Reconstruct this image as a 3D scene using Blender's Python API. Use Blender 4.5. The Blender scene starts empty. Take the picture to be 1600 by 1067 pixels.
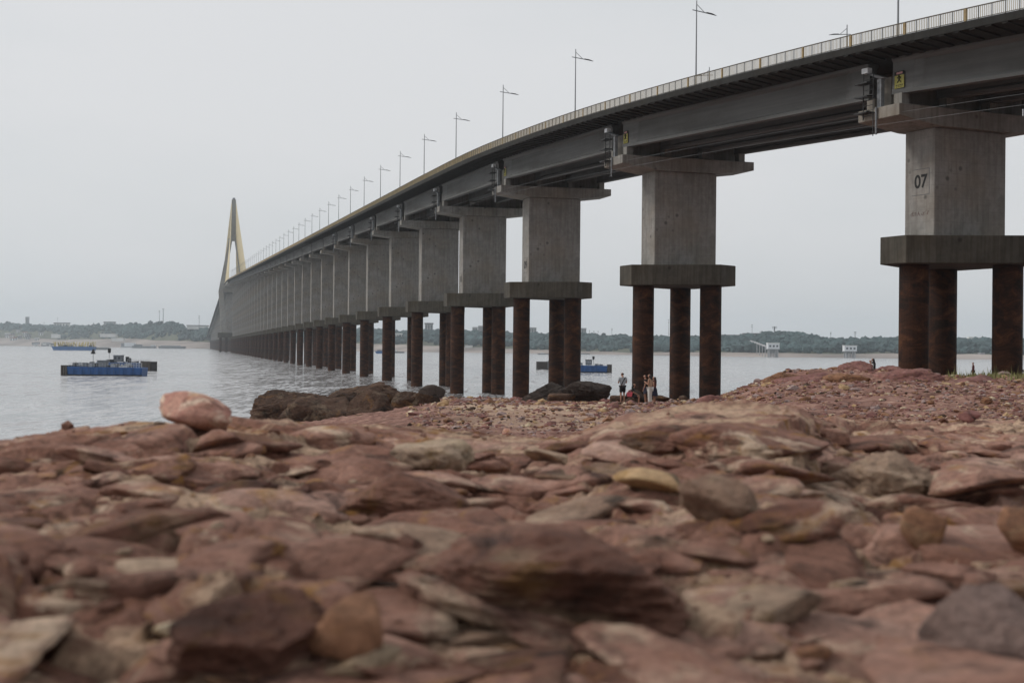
import bpy, math, random
import numpy as np
from mathutils import Vector, Matrix
R = math.radians
random.seed(7)
scene = bpy.context.scene
col = scene.collection

# ------------------------------------------------------------ camera
F = 2222.2          # focal length in pixels of a 1600 wide frame (50 mm on 36 mm)
H = 8.0             # eye height over the river
ROLL = 0.0100
PITCH = 10.6 / F
cam_d = bpy.data.cameras.new('camera')
cam_d.lens = 50; cam_d.sensor_width = 36; cam_d.sensor_fit = 'HORIZONTAL'
cam_d.clip_start = 0.05; cam_d.clip_end = 20000
cam_d.dof.use_dof = True; cam_d.dof.focus_distance = 140; cam_d.dof.aperture_fstop = 5.6
cam = bpy.data.objects.new('camera', cam_d); col.objects.link(cam)
fwd = Vector((0, math.cos(PITCH), math.sin(PITCH)))
up0 = Vector((0, -math.sin(PITCH), math.cos(PITCH)))
rt = Vector((1, 0, 0)) * math.cos(ROLL) + up0 * math.sin(ROLL)
up = up0 * math.cos(ROLL) - Vector((1, 0, 0)) * math.sin(ROLL)
cam.matrix_world = Matrix(((rt.x, up.x, -fwd.x, 0), (rt.y, up.y, -fwd.y, 0), (rt.z, up.z, -fwd.z, H), (0, 0, 0, 1)))
scene.camera = cam
def proj(p):
    v = Vector(p) - Vector((0, 0, H)); z = v.dot(fwd)
    return 800 + F * v.dot(rt) / z, 533.5 - F * v.dot(up) / z
def at(x, y, Y):
    """the place seen at pixel x, y of the photograph at Y metres from the viewer"""
    d = fwd + rt * ((x - 800) / F) + up * ((533.5 - y) / F)
    d = d * (Y / d.y)
    return Vector((d.x, Y, H + d.z))
def hor(x): return 544.1 + ROLL * (x - 800)

# ------------------------------------------------------------ world, sun, exposure
W = bpy.data.worlds.new('World'); scene.world = W; W.use_nodes = True
SUN_EL, SUN_ROT = R(38), R(-84)
nt = W.node_tree; nt.nodes.clear()
wo = nt.nodes.new('ShaderNodeOutputWorld'); wb = nt.nodes.new('ShaderNodeBackground')
sk = nt.nodes.new('ShaderNodeTexSky'); sk.sky_type = 'NISHITA'; sk.sun_disc = False
sk.sun_elevation = SUN_EL; sk.sun_rotation = SUN_ROT; sk.air_density = 1.2; sk.dust_density = 4
hs = nt.nodes.new('ShaderNodeHueSaturation'); hs.inputs['Saturation'].default_value = .35
mx = nt.nodes.new('ShaderNodeMix'); mx.data_type = 'RGBA'; mx.inputs[0].default_value = .86
tc = nt.nodes.new('ShaderNodeTexCoord'); mp = nt.nodes.new('ShaderNodeMapping'); mp.inputs['Scale'].default_value = (1, 1, 3.2)
nz = nt.nodes.new('ShaderNodeTexNoise'); nz.inputs['Scale'].default_value = 1.6; nz.inputs['Detail'].default_value = 5; nz.inputs['Roughness'].default_value = .5
cr = nt.nodes.new('ShaderNodeValToRGB')
cr.color_ramp.elements[0].position = .36; cr.color_ramp.elements[0].color = (5.72, 6.02, 6.22, 1)
cr.color_ramp.elements[1].position = .64; cr.color_ramp.elements[1].color = (6.66, 6.72, 6.86, 1)
nt.links.new(tc.outputs['Generated'], mp.inputs[0]); nt.links.new(mp.outputs[0], nz.inputs['Vector'])
nt.links.new(nz.outputs[0], cr.inputs[0]); nt.links.new(sk.outputs[0], hs.inputs['Color'])
nt.links.new(hs.outputs[0], mx.inputs[6]); nt.links.new(cr.outputs[0], mx.inputs[7])
nt.links.new(mx.outputs[2], wb.inputs[0]); wb.inputs[1].default_value = 0.1
nt.links.new(wb.outputs[0], wo.inputs[0])
sun_d = bpy.data.lights.new('sun', 'SUN'); sun_d.energy = 1.3; sun_d.angle = R(16); sun_d.color = (1, .95, .88)
sun = bpy.data.objects.new('sun', sun_d); col.objects.link(sun)
az = SUN_ROT   # measured from +Y towards +X
sdir = Vector((math.sin(az) * math.cos(SUN_EL), math.cos(az) * math.cos(SUN_EL), math.sin(SUN_EL)))
sun.rotation_euler = sdir.to_track_quat('Z', 'Y').to_euler()
scene.view_settings.view_transform = 'Standard'; scene.view_settings.look = 'None'
scene.view_settings.exposure = .22; scene.view_settings.gamma = 1; scene.view_settings.use_curve_mapping = False
scene.cycles.max_bounces = 6; scene.cycles.volume_bounces = 3

# ------------------------------------------------------------ materials
class NT:
    def __init__(s, name):
        s.m = bpy.data.materials.new(name); s.m.use_nodes = True; s.t = s.m.node_tree
        s.b = s.t.nodes['Principled BSDF']; s.o = s.t.nodes['Material Output']
    def n(s, k, **kw):
        a = s.t.nodes.new(k)
        for q, v in kw.items():
            if q in a.inputs: a.inputs[q].default_value = v
            else: setattr(a, q, v)
        return a
    def l(s, a, b): s.t.links.new(a, b)
    def coord(s, scale=(1, 1, 1), kind='Object', rot=(0, 0, 0)):
        c = s.n('ShaderNodeTexCoord'); m = s.n('ShaderNodeMapping'); m.inputs['Scale'].default_value = scale; m.inputs['Rotation'].default_value = rot
        s.l(c.outputs[kind], m.inputs[0]); return m.outputs[0]
    def geo(s, scale=(1, 1, 1)):
        c = s.n('ShaderNodeNewGeometry'); m = s.n('ShaderNodeMapping'); m.inputs['Scale'].default_value = scale
        s.l(c.outputs['Position'], m.inputs[0]); return m.outputs[0]
    def noise(s, vec, scale, detail=6, rough=.55, dist=0):
        a = s.n('ShaderNodeTexNoise', Scale=scale, Detail=detail, Roughness=rough, Distortion=dist); s.l(vec, a.inputs['Vector']); return a.outputs[0]
    def ramp(s, fac, stops):
        a = s.n('ShaderNodeValToRGB'); e = a.color_ramp.elements
        while len(e) < len(stops): e.new(.5)
        for k, (p, c) in enumerate(stops):
            e[k].position = p; e[k].color = (c, c, c, 1) if isinstance(c, (int, float)) else (*c, 1)
        s.l(fac, a.inputs[0]); return a.outputs[0]
    def mix(s, fac, a, b, mode='MIX'):
        m = s.n('ShaderNodeMix', data_type='RGBA', blend_type=mode)
        for k, v in ((0, fac), (6, a), (7, b)):
            if isinstance(v, (int, float)): m.inputs[k].default_value = v
            elif isinstance(v, tuple): m.inputs[k].default_value = (*v, 1)
            else: s.l(v, m.inputs[k])
        return m.outputs[2]
    def bump(s, h, strength, dist, prev=None):
        b = s.n('ShaderNodeBump', Strength=strength, Distance=dist); s.l(h, b.inputs['Height'])
        if prev is not None: s.l(prev, b.inputs['Normal'])
        s.l(b.outputs[0], s.b.inputs['Normal']); return b.outputs[0]
    def base(s, c): s.l(c, s.b.inputs['Base Color']) if not isinstance(c, tuple) else setattr(s.b.inputs['Base Color'], 'default_value', (*c, 1))
    def rough(s, r): s.b.inputs['Roughness'].default_value = r

def plain(name, c, rough=.7, var=.25, scale=3, metal=0):
    t = NT(name); v = t.coord(); n = t.noise(v, scale, 5)
    c2 = tuple(x * (1 - var) for x in c); c3 = tuple(min(1, x * (1 + var)) for x in c)
    t.base(t.ramp(n, [(.3, c2), (.7, c3)])); t.rough(rough); t.b.inputs['Metallic'].default_value = metal
    return t.m

def concrete(name, c, stain=.5, lines=True, sc=1.0):
    t = NT(name); v = t.coord()
    big = t.noise(v, .35 * sc, 6, .6); med = t.noise(v, 1.8 * sc, 8, .65)
    st = t.noise(t.coord((3.0, 3.0, .18)), 1.1, 6, .6)           # vertical streaks
    lo = tuple(x * (1 - .42 * stain) for x in c); hi = tuple(x * 1.12 for x in c)
    k = t.ramp(big, [(.3, lo), (.7, hi)])
    k = t.mix(.55, k, t.ramp(med, [(.3, .55), (.65, 1.0)]), 'MULTIPLY')
    k = t.mix(.6 * stain, k, t.ramp(st, [(.36, (.42, .38, .34)), (.56, (1, 1, 1))]), 'MULTIPLY')
    warm = t.noise(v, .16 * sc, 3); k = t.mix(t.ramp(warm, [(.48, 0.0), (.68, .4)]), k, tuple(a * b for a, b in zip(c, (.85, .68, .5))))
    pits = t.n('ShaderNodeTexVoronoi', Scale=.55, Randomness=1.0); t.l(v, pits.inputs['Vector'])
    k = t.mix(t.ramp(pits.outputs['Distance'], [(.06, .75), (.14, 0.0)]), k, tuple(x * .25 for x in c))
    if lines:
        w = t.n('ShaderNodeTexWave', Scale=.32, Distortion=.35, Detail=2.0, bands_direction='Z', wave_profile='SAW'); w.inputs['Detail Scale'].default_value = .6
        t.l(v, w.inputs['Vector']); k = t.mix(t.ramp(w.outputs[0], [(.0, .35), (.05, 0.0), (.97, .0), (1, .35)]), k, tuple(x * .45 for x in c))
    t.base(k); t.rough(.9); t.b.inputs['Specular IOR Level'].default_value = .25
    t.bump(med, .5, .05); return t.m

M = {}
M['concrete'] = concrete('pier_concrete', (.275, .262, .245), .6)
M['cap'] = concrete('cap_concrete', (.092, .083, .068), .9, False)
M['beam'] = concrete('beam_concrete', (.26, .25, .232), .7, False)
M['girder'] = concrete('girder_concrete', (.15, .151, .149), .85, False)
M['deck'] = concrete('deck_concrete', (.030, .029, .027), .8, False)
M['pylon'] = concrete('pylon_concrete', (.30, .29, .27), .4, False, .2)
def pile_mat():
    t = NT('rusted_pile'); v = t.coord()
    a = t.noise(t.coord((.6, .6, 1.3)), .8, 8, .7, .8)
    b = t.noise(v, 6, 5)
    k = t.ramp(a, [(.3, (.004, .003, .0025)), (.44, (.018, .008, .005)), (.56, (.05, .018, .008)), (.72, (.11, .045, .018))])
    k = t.mix(.5, k, t.ramp(b, [(.3, .5), (.7, 1.0)]), 'MULTIPLY')
    t.base(k); t.rough(.75); t.b.inputs['Specular IOR Level'].default_value = .2; t.bump(b, .6, .03); return t.m
M['pile'] = pile_mat()
M['rail_paint'] = plain('yellow_rail_paint', (.30, .215, .10), .6, .3, 2)
M['rail_dark'] = plain('dark_rail_metal', (.07, .055, .035), .6, .3, 2)
M['picket'] = plain('rail_picket_paint', (.30, .235, .13), .6, .2, 2)
M['lamp_metal'] = plain('galvanised_metal', (.20, .21, .22), .5, .15, 1, .3)
M['lamp_dark'] = plain('lamp_head_metal', (.05, .05, .055), .5)
M['black'] = plain('black_metal', (.012, .012, .013), .6)
M['white'] = plain('white_paint', (.62, .64, .66), .6, .12)
M['grey'] = plain('grey_steel', (.17, .18, .19), .6)
M['light_grey'] = plain('pale_grey_steel', (.36, .37, .38), .6)
M['sign_yellow'] = plain('sign_yellow', (.24, .215, .03), .5, .1)
M['sign_red'] = plain('sign_red', (.35, .16, .15), .5, .1)
M['cable_yellow'] = plain('stay_cable_sheath', (.52, .43, .25), .5, .1)
M['black_paint'] = plain('black_paint', (.006, .006, .006), .8)
M['grey_paint'] = plain('grey_paint', (.10, .10, .10), .8)
M['red_paint'] = plain('faded_red_paint', (.12, .05, .045), .8)
def hull_mat(name, c):
    t = NT(name); v = t.coord(); n = t.noise(t.coord((.3, 1, 1)), 1.2, 6, .6)
    st = t.noise(t.coord((2.5, 2.5, .2)), 1.2, 5)
    k = t.ramp(n, [(.3, tuple(x * .7 for x in c)), (.65, c)])
    k = t.mix(t.ramp(st, [(.56, 0.0), (.72, .55)]), k, (.05, .035, .03))
    t.base(k); t.rough(.55); return t.m
M['hull_blue'] = hull_mat('blue_hull_paint', (.012, .085, .27))
M['hull_blue_far'] = hull_mat('bright_blue_hull_paint', (.02, .12, .34))
M['rubber'] = plain('black_rubber_fender', (.02, .019, .018), .8)
M['fender_wood'] = plain('weathered_fender_timber', (.11, .095, .085), .9)

def rock_mat(name, stops, tan, ochre, dark, tan_amt=.5, scale=1.0, bump=.03, seed=0):
    t = NT(name)
    v0 = t.geo((1, 1, 1.6)); ad = t.n('ShaderNodeVectorMath', operation='ADD'); t.l(v0, ad.inputs[0]); ad.inputs[1].default_value = (seed * 3.1, seed * 1.7, seed * .9)
    v = ad.outputs[0]
    big = t.noise(v, 1.5 * scale, 8, .62, .8); med = t.noise(v, 5 * scale, 9, .68, .6); fine = t.noise(v, 34 * scale, 9, .72); pat = t.noise(v, 2.6 * scale, 7, .7, 1.0); pat2 = t.noise(v, 3.7 * scale, 6, .65, 1.5)
    k = t.ramp(big, stops)
    k = t.mix(t.ramp(pat, [(.53, 0.0), (.62, tan_amt)]), k, tan)
    k = t.mix(t.ramp(pat2, [(.56, 0.0), (.66, .8)]), k, ochre)
    k = t.mix(t.ramp(med, [(.34, .85), (.47, 0.0)]), k, dark)
    k = t.mix(.8, k, t.ramp(fine, [(.30, .45), (.5, .95), (.70, 1.35)]), 'MULTIPLY')
    t.base(k); t.rough(.85); t.b.inputs['Specular IOR Level'].default_value = .3
    b = t.bump(med, .9, bump * 1.8 / scale); t.bump(fine, 1.0, bump * .6 / scale, b)
    return t.m
MAU = [(.28, (.11, .042, .028)), (.42, (.27, .125, .085)), (.55, (.43, .235, .175)), (.7, (.60, .39, .31))]
M['bedrock'] = rock_mat('mauve_sandstone', MAU, (.70, .52, .38), (.42, .21, .055), (.05, .024, .018), .9, 1.25)
M['bedrock_dark'] = rock_mat('dark_mauve_sandstone', [(.28, (.07, .028, .019)), (.42, (.18, .080, .054)), (.55, (.31, .155, .110)), (.7, (.43, .255, .19))], (.36, .26, .17), (.22, .11, .035), (.03, .018, .015), .6, 1.0, .03, 1)
M['bedrock_tan'] = rock_mat('tan_sandstone', [(.28, (.22, .12, .08)), (.42, (.38, .24, .17)), (.55, (.50, .35, .25)), (.7, (.58, .43, .31))], (.60, .45, .30), (.26, .15, .05), (.05, .032, .022), .7, 1.0, .03, 8)
M['rock_dark'] = rock_mat('dark_brown_rock', [(.3, (.035, .021, .015)), (.5, (.12, .068, .046)), (.7, (.23, .14, .10))], (.30, .22, .15), (.26, .13, .05), (.014, .010, .008), .7, .22, .09)
M['rock_grey'] = rock_mat('dark_grey_rock', [(.3, (0.041, 0.033, 0.029)), (.5, (0.085, 0.062, 0.053)), (.7, (0.137, 0.098, 0.082))], (.11, .09, .075), (.10, .06, .04), (.014, .012, .011), .5, .25, .09)
M['rock_pink'] = rock_mat('pink_stone', [(.3, (.26, .10, .075)), (.5, (.40, .20, .155)), (.7, (.50, .30, .22))], (.66, .52, .40), (.42, .21, .08), (.15, .06, .045), .8, 2.2, .006, 2)
M['rock_tan'] = rock_mat('tan_stone', [(.3, (0.210, 0.119, 0.061)), (.5, (0.394, 0.250, 0.133)), (.7, (0.551, 0.388, 0.218))], (.46, .36, .22), (.24, .13, .03), (.06, .04, .025), .7, 2.0, .008, 3)
M['rock_brown'] = rock_mat('brown_stone', [(.3, (0.110, 0.053, 0.032)), (.5, (0.221, 0.108, 0.061)), (.7, (0.315, 0.165, 0.095))], (.26, .17, .10), (.20, .10, .03), (.03, .018, .014), .5, 2.0, .008, 4)
M['rock_maroon'] = rock_mat('maroon_stone', [(.3, (0.101, 0.043, 0.040)), (.5, (0.202, 0.088, 0.078)), (.7, (0.319, 0.160, 0.137))], (.26, .17, .11), (.19, .09, .03), (.025, .014, .012), .4, 1.6, .01, 5)
M['rock_lilac'] = rock_mat('grey_mauve_stone', [(.3, (0.158, 0.112, 0.105)), (.5, (0.299, 0.217, 0.204)), (.7, (0.410, 0.300, 0.276))], (.32, .23, .19), (.2, .13, .09), (.04, .03, .028), .5, 2.0, .008, 6)
M['rock_slate'] = rock_mat('dark_slate_stone', [(.3, (.06, .038, .032)), (.5, (.15, .098, .082)), (.7, (.26, .18, .155))], (.34, .25, .21), (.2, .13, .09), (.03, .022, .02), .5, 1.6, .012, 9)
M['rock_cream'] = rock_mat('cream_stone', [(.3, (.35, .25, .16)), (.5, (.52, .42, .29)), (.7, (.62, .53, .40))], (.6, .5, .36), (.4, .24, .10), (.2, .13, .08), .4, 2.5, .005, 7)
def ground_mat():
    t = NT('shore_ground')
    v = t.geo((1, 1, 1.6))
    big = t.noise(v, 1.1, 8, .62, .7); med = t.noise(v, 5, 9, .68, .6); fine = t.noise(v, 34, 9, .72)
    pat = t.noise(v, 2.4, 7, .7, 1.0); pat2 = t.noise(v, 3.4, 6, .65, 1.5)
    k = t.ramp(big, MAU)
    k = t.mix(t.ramp(pat, [(.49, 0.0), (.57, .9)]), k, (.64, .445, .31))
    k = t.mix(t.ramp(pat2, [(.55, 0.0), (.65, .85)]), k, (.34, .165, .045))
    k = t.mix(t.ramp(med, [(.34, .85), (.47, 0.0)]), k, (.045, .022, .016))
    k = t.mix(.8, k, t.ramp(fine, [(.30, .45), (.5, .95), (.70, 1.35)]), 'MULTIPLY')
    # shingle further off
    s1 = t.noise(v, 3.2, 8, .75); s2 = t.noise(v, .25, 5, .6)
    sh = t.ramp(s1, [(.30, (.05, .024, .019)), (.43, (.20, .095, .072)), (.57, (.36, .21, .16)), (.72, (.60, .43, .33))])
    s3 = t.noise(v, .7, 7, .65, .6); sh = t.mix(.85, sh, t.ramp(s3, [(.36, (.34, .27, .25)), (.47, (.8, .76, .74)), (.62, (1.1, 1.1, 1.1))]), 'MULTIPLY')
    sh = t.mix(t.ramp(s2, [(.45, 0.0), (.62, .35)]), sh, (.20, .10, .085))
    sd = t.ramp(t.noise(v, 8, 6, .6), [(.3, (.40, .285, .20)), (.7, (.56, .42, .30))])
    a = t.n('ShaderNodeAttribute', attribute_name='zone'); sp = t.n('ShaderNodeSeparateColor'); t.l(a.outputs['Color'], sp.inputs[0])
    k = t.mix(sp.outputs[0], k, sh); k = t.mix(sp.outputs[1], k, sd)
    t.base(k); t.rough(.9); t.b.inputs['Specular IOR Level'].default_value = .25
    b = t.bump(med, .9, .05); t.bump(fine, 1.0, .02, b)
    return t.m
M['ground'] = ground_mat()
def water_mat():
    t = NT('river_water')
    def vec(scale, sc, det, rough):
        a = t.n('ShaderNodeTexNoise', Scale=sc, Detail=det, Roughness=rough, Distortion=.3); t.l(t.geo(scale), a.inputs['Vector'])
        q = t.n('ShaderNodeVectorMath', operation='SUBTRACT'); t.l(a.outputs['Color'], q.inputs[0]); q.inputs[1].default_value = (.5, .5, .5); return q.outputs[0]
    def scl(v, f):
        q = t.n('ShaderNodeVectorMath', operation='MULTIPLY'); t.l(v, q.inputs[0])
        if isinstance(f, tuple): q.inputs[1].default_value = f
        else: t.l(f, q.inputs[1])
        return q.outputs[0]
    def add(a, b):
        q = t.n('ShaderNodeVectorMath', operation='ADD'); t.l(a, q.inputs[0])
        if isinstance(b, tuple): q.inputs[1].default_value = b
        else: t.l(b, q.inputs[1])
        return q.outputs[0]
    calm = t.ramp(t.noise(t.geo((.006, .018, 1)), 1.0, 4, .5), [(.35, .55), (.65, 1.0)])
    v = add(scl(vec((.6, 1.1, 1), 1.7, 4, .65), (1.6, 1.3, 0)), add(scl(vec((.3, .75, 1), 1.0, 2, .5), (1.2, 1.1, 0)), scl(vec((.05, .11, 1), 1.0, 3, .6), (.35, .7, 0))))
    v = add(v, add(scl(vec((1.5, .13, 1), 1.0, 4, .62), (.7, 3.0, 0)), scl(vec((.45, .035, 1), 1.0, 2, .6), (.2, 1.3, 0))))
    v = add(scl(v, calm), (0, 0, 1))
    nn = t.n('ShaderNodeVectorMath', operation='NORMALIZE'); t.l(v, nn.inputs[0]); t.l(nn.outputs[0], t.b.inputs['Normal'])
    t.base((.38, .375, .38)); t.rough(.12); t.b.inputs['IOR'].default_value = 1.8
    return t.m
M['water'] = water_mat()
M['leaf'] = plain('far_foliage', (.038, .070, .070), .9, .5, .012)  # blue tint of distant haze is partly put into both foliage colours
M['leaf_dark'] = plain('dark_foliage', (.022, .046, .045), .9, .5, .02)
M['far_ground'] = plain('far_red_earth', (.27, .225, .20), .9, .45, .008)
M['hill_ground'] = plain('hill_earth', (.07, .075, .04), .9, .4, .02)
M['grass'] = plain('grass_blades', (.16, .16, .055), .8, .4, .5)
M['trunk'] = plain('tree_trunk', (.07, .05, .035), .9)
M['wall_white'] = plain('far_white_wall', (.62, .62, .6), .8, .15, .05)
M['wall_grey'] = plain('far_grey_wall', (.32, .32, .33), .8, .15, .05)
M['roof_dark'] = plain('dark_roof', (.08, .075, .075), .8)
M['roof_red'] = plain('tile_roof', (.26, .12, .08), .8)
M['window'] = plain('window_glass', (.04, .05, .06), .2)
M['skin'] = plain('skin', (.33, .17, .11), .6, .08)
M['hair'] = plain('dark_hair', (.012, .009, .008), .6)
M['cloth_grey'] = plain('grey_shirt', (.30, .32, .34), .8, .1)
M['cloth_black'] = plain('black_cloth', (.012, .012, .014), .9)
M['cloth_white'] = plain('white_cloth', (.55, .55, .53), .8, .1)
M['cloth_navy'] = plain('navy_cloth', (.015, .016, .035), .9)
M['cloth_tan'] = plain('tan_cloth', (.34, .23, .16), .9)
M['cloth_red'] = plain('pink_red_cloth', (.55, .09, .12), .8, .1)
M['cloth_maroon'] = plain('maroon_cloth', (.09, .025, .025), .9)
M['cloth_blue'] = plain('slate_blue_cloth', (.06, .065, .10), .9)
M['stay_yellow'] = plain('yellow_stanchion', (.45, .36, .12), .7)
# ------------------------------------------------------------ mesh helpers
def link(name, me, mat, parent=None, loc=None, **tags):
    o = bpy.data.objects.new(name, me); col.objects.link(o)
    if mat is not None and not me.materials: me.materials.append(mat)
    if parent is not None: o.parent = parent
    if loc is not None: o.location = loc
    for k, v in tags.items(): o[k] = v
    return o
def empty(name, loc, label=None, category=None, group=None, rz=0):
    o = bpy.data.objects.new(name, None); col.objects.link(o); o.location = loc; o.rotation_euler = (0, 0, rz)
    if label: o['label'] = label
    if category: o['category'] = category
    if group: o['group'] = group
    return o
def tag(o, label, category, group=None):
    o['label'] = label; o['category'] = category
    if group: o['group'] = group
    return o
def dup(o, parent=None):
    c = o.copy(); col.objects.link(c)
    if parent is not None: c.parent = parent; c.matrix_parent_inverse = Matrix()
    for ch in [x for x in KIDS.get(o.name, [])]:
        d = dup(ch, c)
    return c
KIDS = {}
def kid(parent, o):
    KIDS.setdefault(parent.name, []).append(o); o.parent = parent; return o
class MB:
    def __init__(s): s.v = []; s.f = []
    def poly(s, vs, fs):
        n = len(s.v); s.v += [tuple(p) for p in vs]; s.f += [tuple(i + n for i in f) for f in fs]; return s
    def box(s, c, d, rz=0, top=1.0):
        x, y, z = (k / 2 for k in d); cs, sn = math.cos(rz), math.sin(rz); vs = []
        for k, (a, b, e) in enumerate(((-1,-1,-1),(1,-1,-1),(1,1,-1),(-1,1,-1),(-1,-1,1),(1,-1,1),(1,1,1),(-1,1,1))):
            q = top if e > 0 else 1
            px, py = a * x * q, b * y * q; vs.append((c[0] + px * cs - py * sn, c[1] + px * sn + py * cs, c[2] + e * z))
        return s.poly(vs, [(0,3,2,1),(4,5,6,7),(0,1,5,4),(1,2,6,5),(2,3,7,6),(3,0,4,7)])
    def tube(s, p, q, r0, r1=None, n=8, cap=True):
        p, q = Vector(p), Vector(q); r1 = r0 if r1 is None else r1; d = (q - p)
        if d.length < 1e-6: return s
        d.normalize(); a = d.orthogonal().normalized(); b = d.cross(a); vs = []
        for c, r in ((p, r0), (q, r1)):
            for k in range(n):
                t = 2 * math.pi * k / n; vs.append(c + a * (math.cos(t) * r) + b * (math.sin(t) * r))
        fs = [(k, (k + 1) % n, n + (k + 1) % n, n + k) for k in range(n)]
        if cap: fs += [tuple(range(n - 1, -1, -1)), tuple(range(n, 2 * n))]
        return s.poly(vs, fs)
    def prism(s, pts, z0, z1):
        n = len(pts); vs = [(x, y, z0) for x, y in pts] + [(x, y, z1) for x, y in pts]
        return s.poly(vs, [(k, (k + 1) % n, n + (k + 1) % n, n + k) for k in range(n)] + [tuple(range(n - 1, -1, -1)), tuple(range(n, 2 * n))])
    def sweep(s, rings, close=True, caps=True):
        n = len(rings[0]); vs = [p for r in rings for p in r]; fs = []
        for k in range(len(rings) - 1):
            for j in range(n if close else n - 1):
                a = k * n + j; b = k * n + (j + 1) % n; fs.append((a, b, b + n, a + n))
        if caps: fs += [tuple(range(n - 1, -1, -1)), tuple(range((len(rings) - 1) * n, len(rings) * n))]
        return s.poly(vs, fs)
    def mesh(s, name):
        me = bpy.data.meshes.new(name); me.from_pydata(s.v, [], s.f); me.update(); return me
    def obj(s, name, mat, parent=None, loc=None, smooth=False, **t):
        me = s.mesh(name)
        if smooth: me.polygons.foreach_set('use_smooth', [True] * len(me.polygons))
        return link(name, me, mat, parent, loc, **t)
def bevel(o, w=.03, seg=2):
    m = o.modifiers.new('bevel', 'BEVEL'); m.width = w; m.segments = seg; m.limit_method = 'ANGLE'; m.angle_limit = R(40); return o
def fast_mesh(name, V, Fq, smooth=True):
    """V (n,3), Fq (m,k) numpy"""
    me = bpy.data.meshes.new(name); m, k = Fq.shape
    me.vertices.add(len(V)); me.vertices.foreach_set('co', V.astype(np.float32).ravel())
    me.loops.add(m * k); me.loops.foreach_set('vertex_index', Fq.astype(np.int32).ravel())
    me.polygons.add(m); me.polygons.foreach_set('loop_start', np.arange(0, m * k, k, dtype=np.int32))
    me.polygons.foreach_set('loop_total', np.full(m, k, dtype=np.int32))
    me.polygons.foreach_set('use_smooth', np.full(m, smooth)); me.update(calc_edges=True); return me

# ------------------------------------------------------------ numpy noise
def _h(i, j, k, seed):
    with np.errstate(over='ignore'):
        n = (i.astype(np.int64) * 374761393 + j.astype(np.int64) * 668265263 + k.astype(np.int64) * 2147483647 + seed * 144665) & 0xffffffff
        n = ((n ^ (n >> 13)) * 1274126177) & 0xffffffff
        n = (n ^ (n >> 16)); n = (n * 2246822519) & 0xffffffff; n = n ^ (n >> 15)
    return n / 4294967295.0
def vnoise(x, y, z, seed=0):
    xi, yi, zi = np.floor(x), np.floor(y), np.floor(z); fx, fy, fz = x - xi, y - yi, z - zi
    q = lambda t: t * t * t * (t * (t * 6 - 15) + 10)
    fx, fy, fz = q(fx), q(fy), q(fz); r = 0
    for a in (0, 1):
        for b in (0, 1):
            for c in (0, 1):
                w = (fx if a else 1 - fx) * (fy if b else 1 - fy) * (fz if c else 1 - fz)
                r = r + w * _h(xi + a, yi + b, zi + c, seed)
    return r * 2 - 1
def fbm(x, y, z=None, oct=5, seed=0, gain=.5, ridged=False):
    if z is None: z = np.zeros_like(x)
    a = 1.0; s = 0; n = 0; c, sn = math.cos(.6), math.sin(.6)
    for o in range(oct):
        v = vnoise(x, y, z, seed + o * 17)
        if ridged: v = 1 - 2 * np.abs(v)
        s = s + a * v; n += a; a *= gain
        x, y, z = (x * c - y * sn) * 2.03 + 7.1, (x * sn + y * c) * 2.03 + 3.3, z * 2.03 + 1.7
    return s / n
def vor(x, y, seed=0, jit=.95):
    """cellular: F1, F2, the nearest cell's centre and two random numbers of it"""
    xi, yi = np.floor(x), np.floor(y); f1 = np.full(x.shape, 9.); f2 = np.full(x.shape, 9.)
    cx = np.zeros_like(x); cy = np.zeros_like(x); z = np.zeros_like(x)
    for a in (-1, 0, 1):
        for b in (-1, 0, 1):
            i, j = xi + a, yi + b
            px = i + .5 + (_h(i, j, z, seed) - .5) * jit; py = j + .5 + (_h(i, j, z, seed + 5) - .5) * jit
            d = np.hypot(px - x, py - y); n1 = d < f1
            f2 = np.where(n1, f1, np.minimum(f2, d)); f1 = np.where(n1, d, f1); cx = np.where(n1, px, cx); cy = np.where(n1, py, cy)
    return f1, f2, cx, cy
def sst(t, a, b):
    t = np.clip((t - a) / (b - a), 0, 1); return t * t * (3 - 2 * t)

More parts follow.
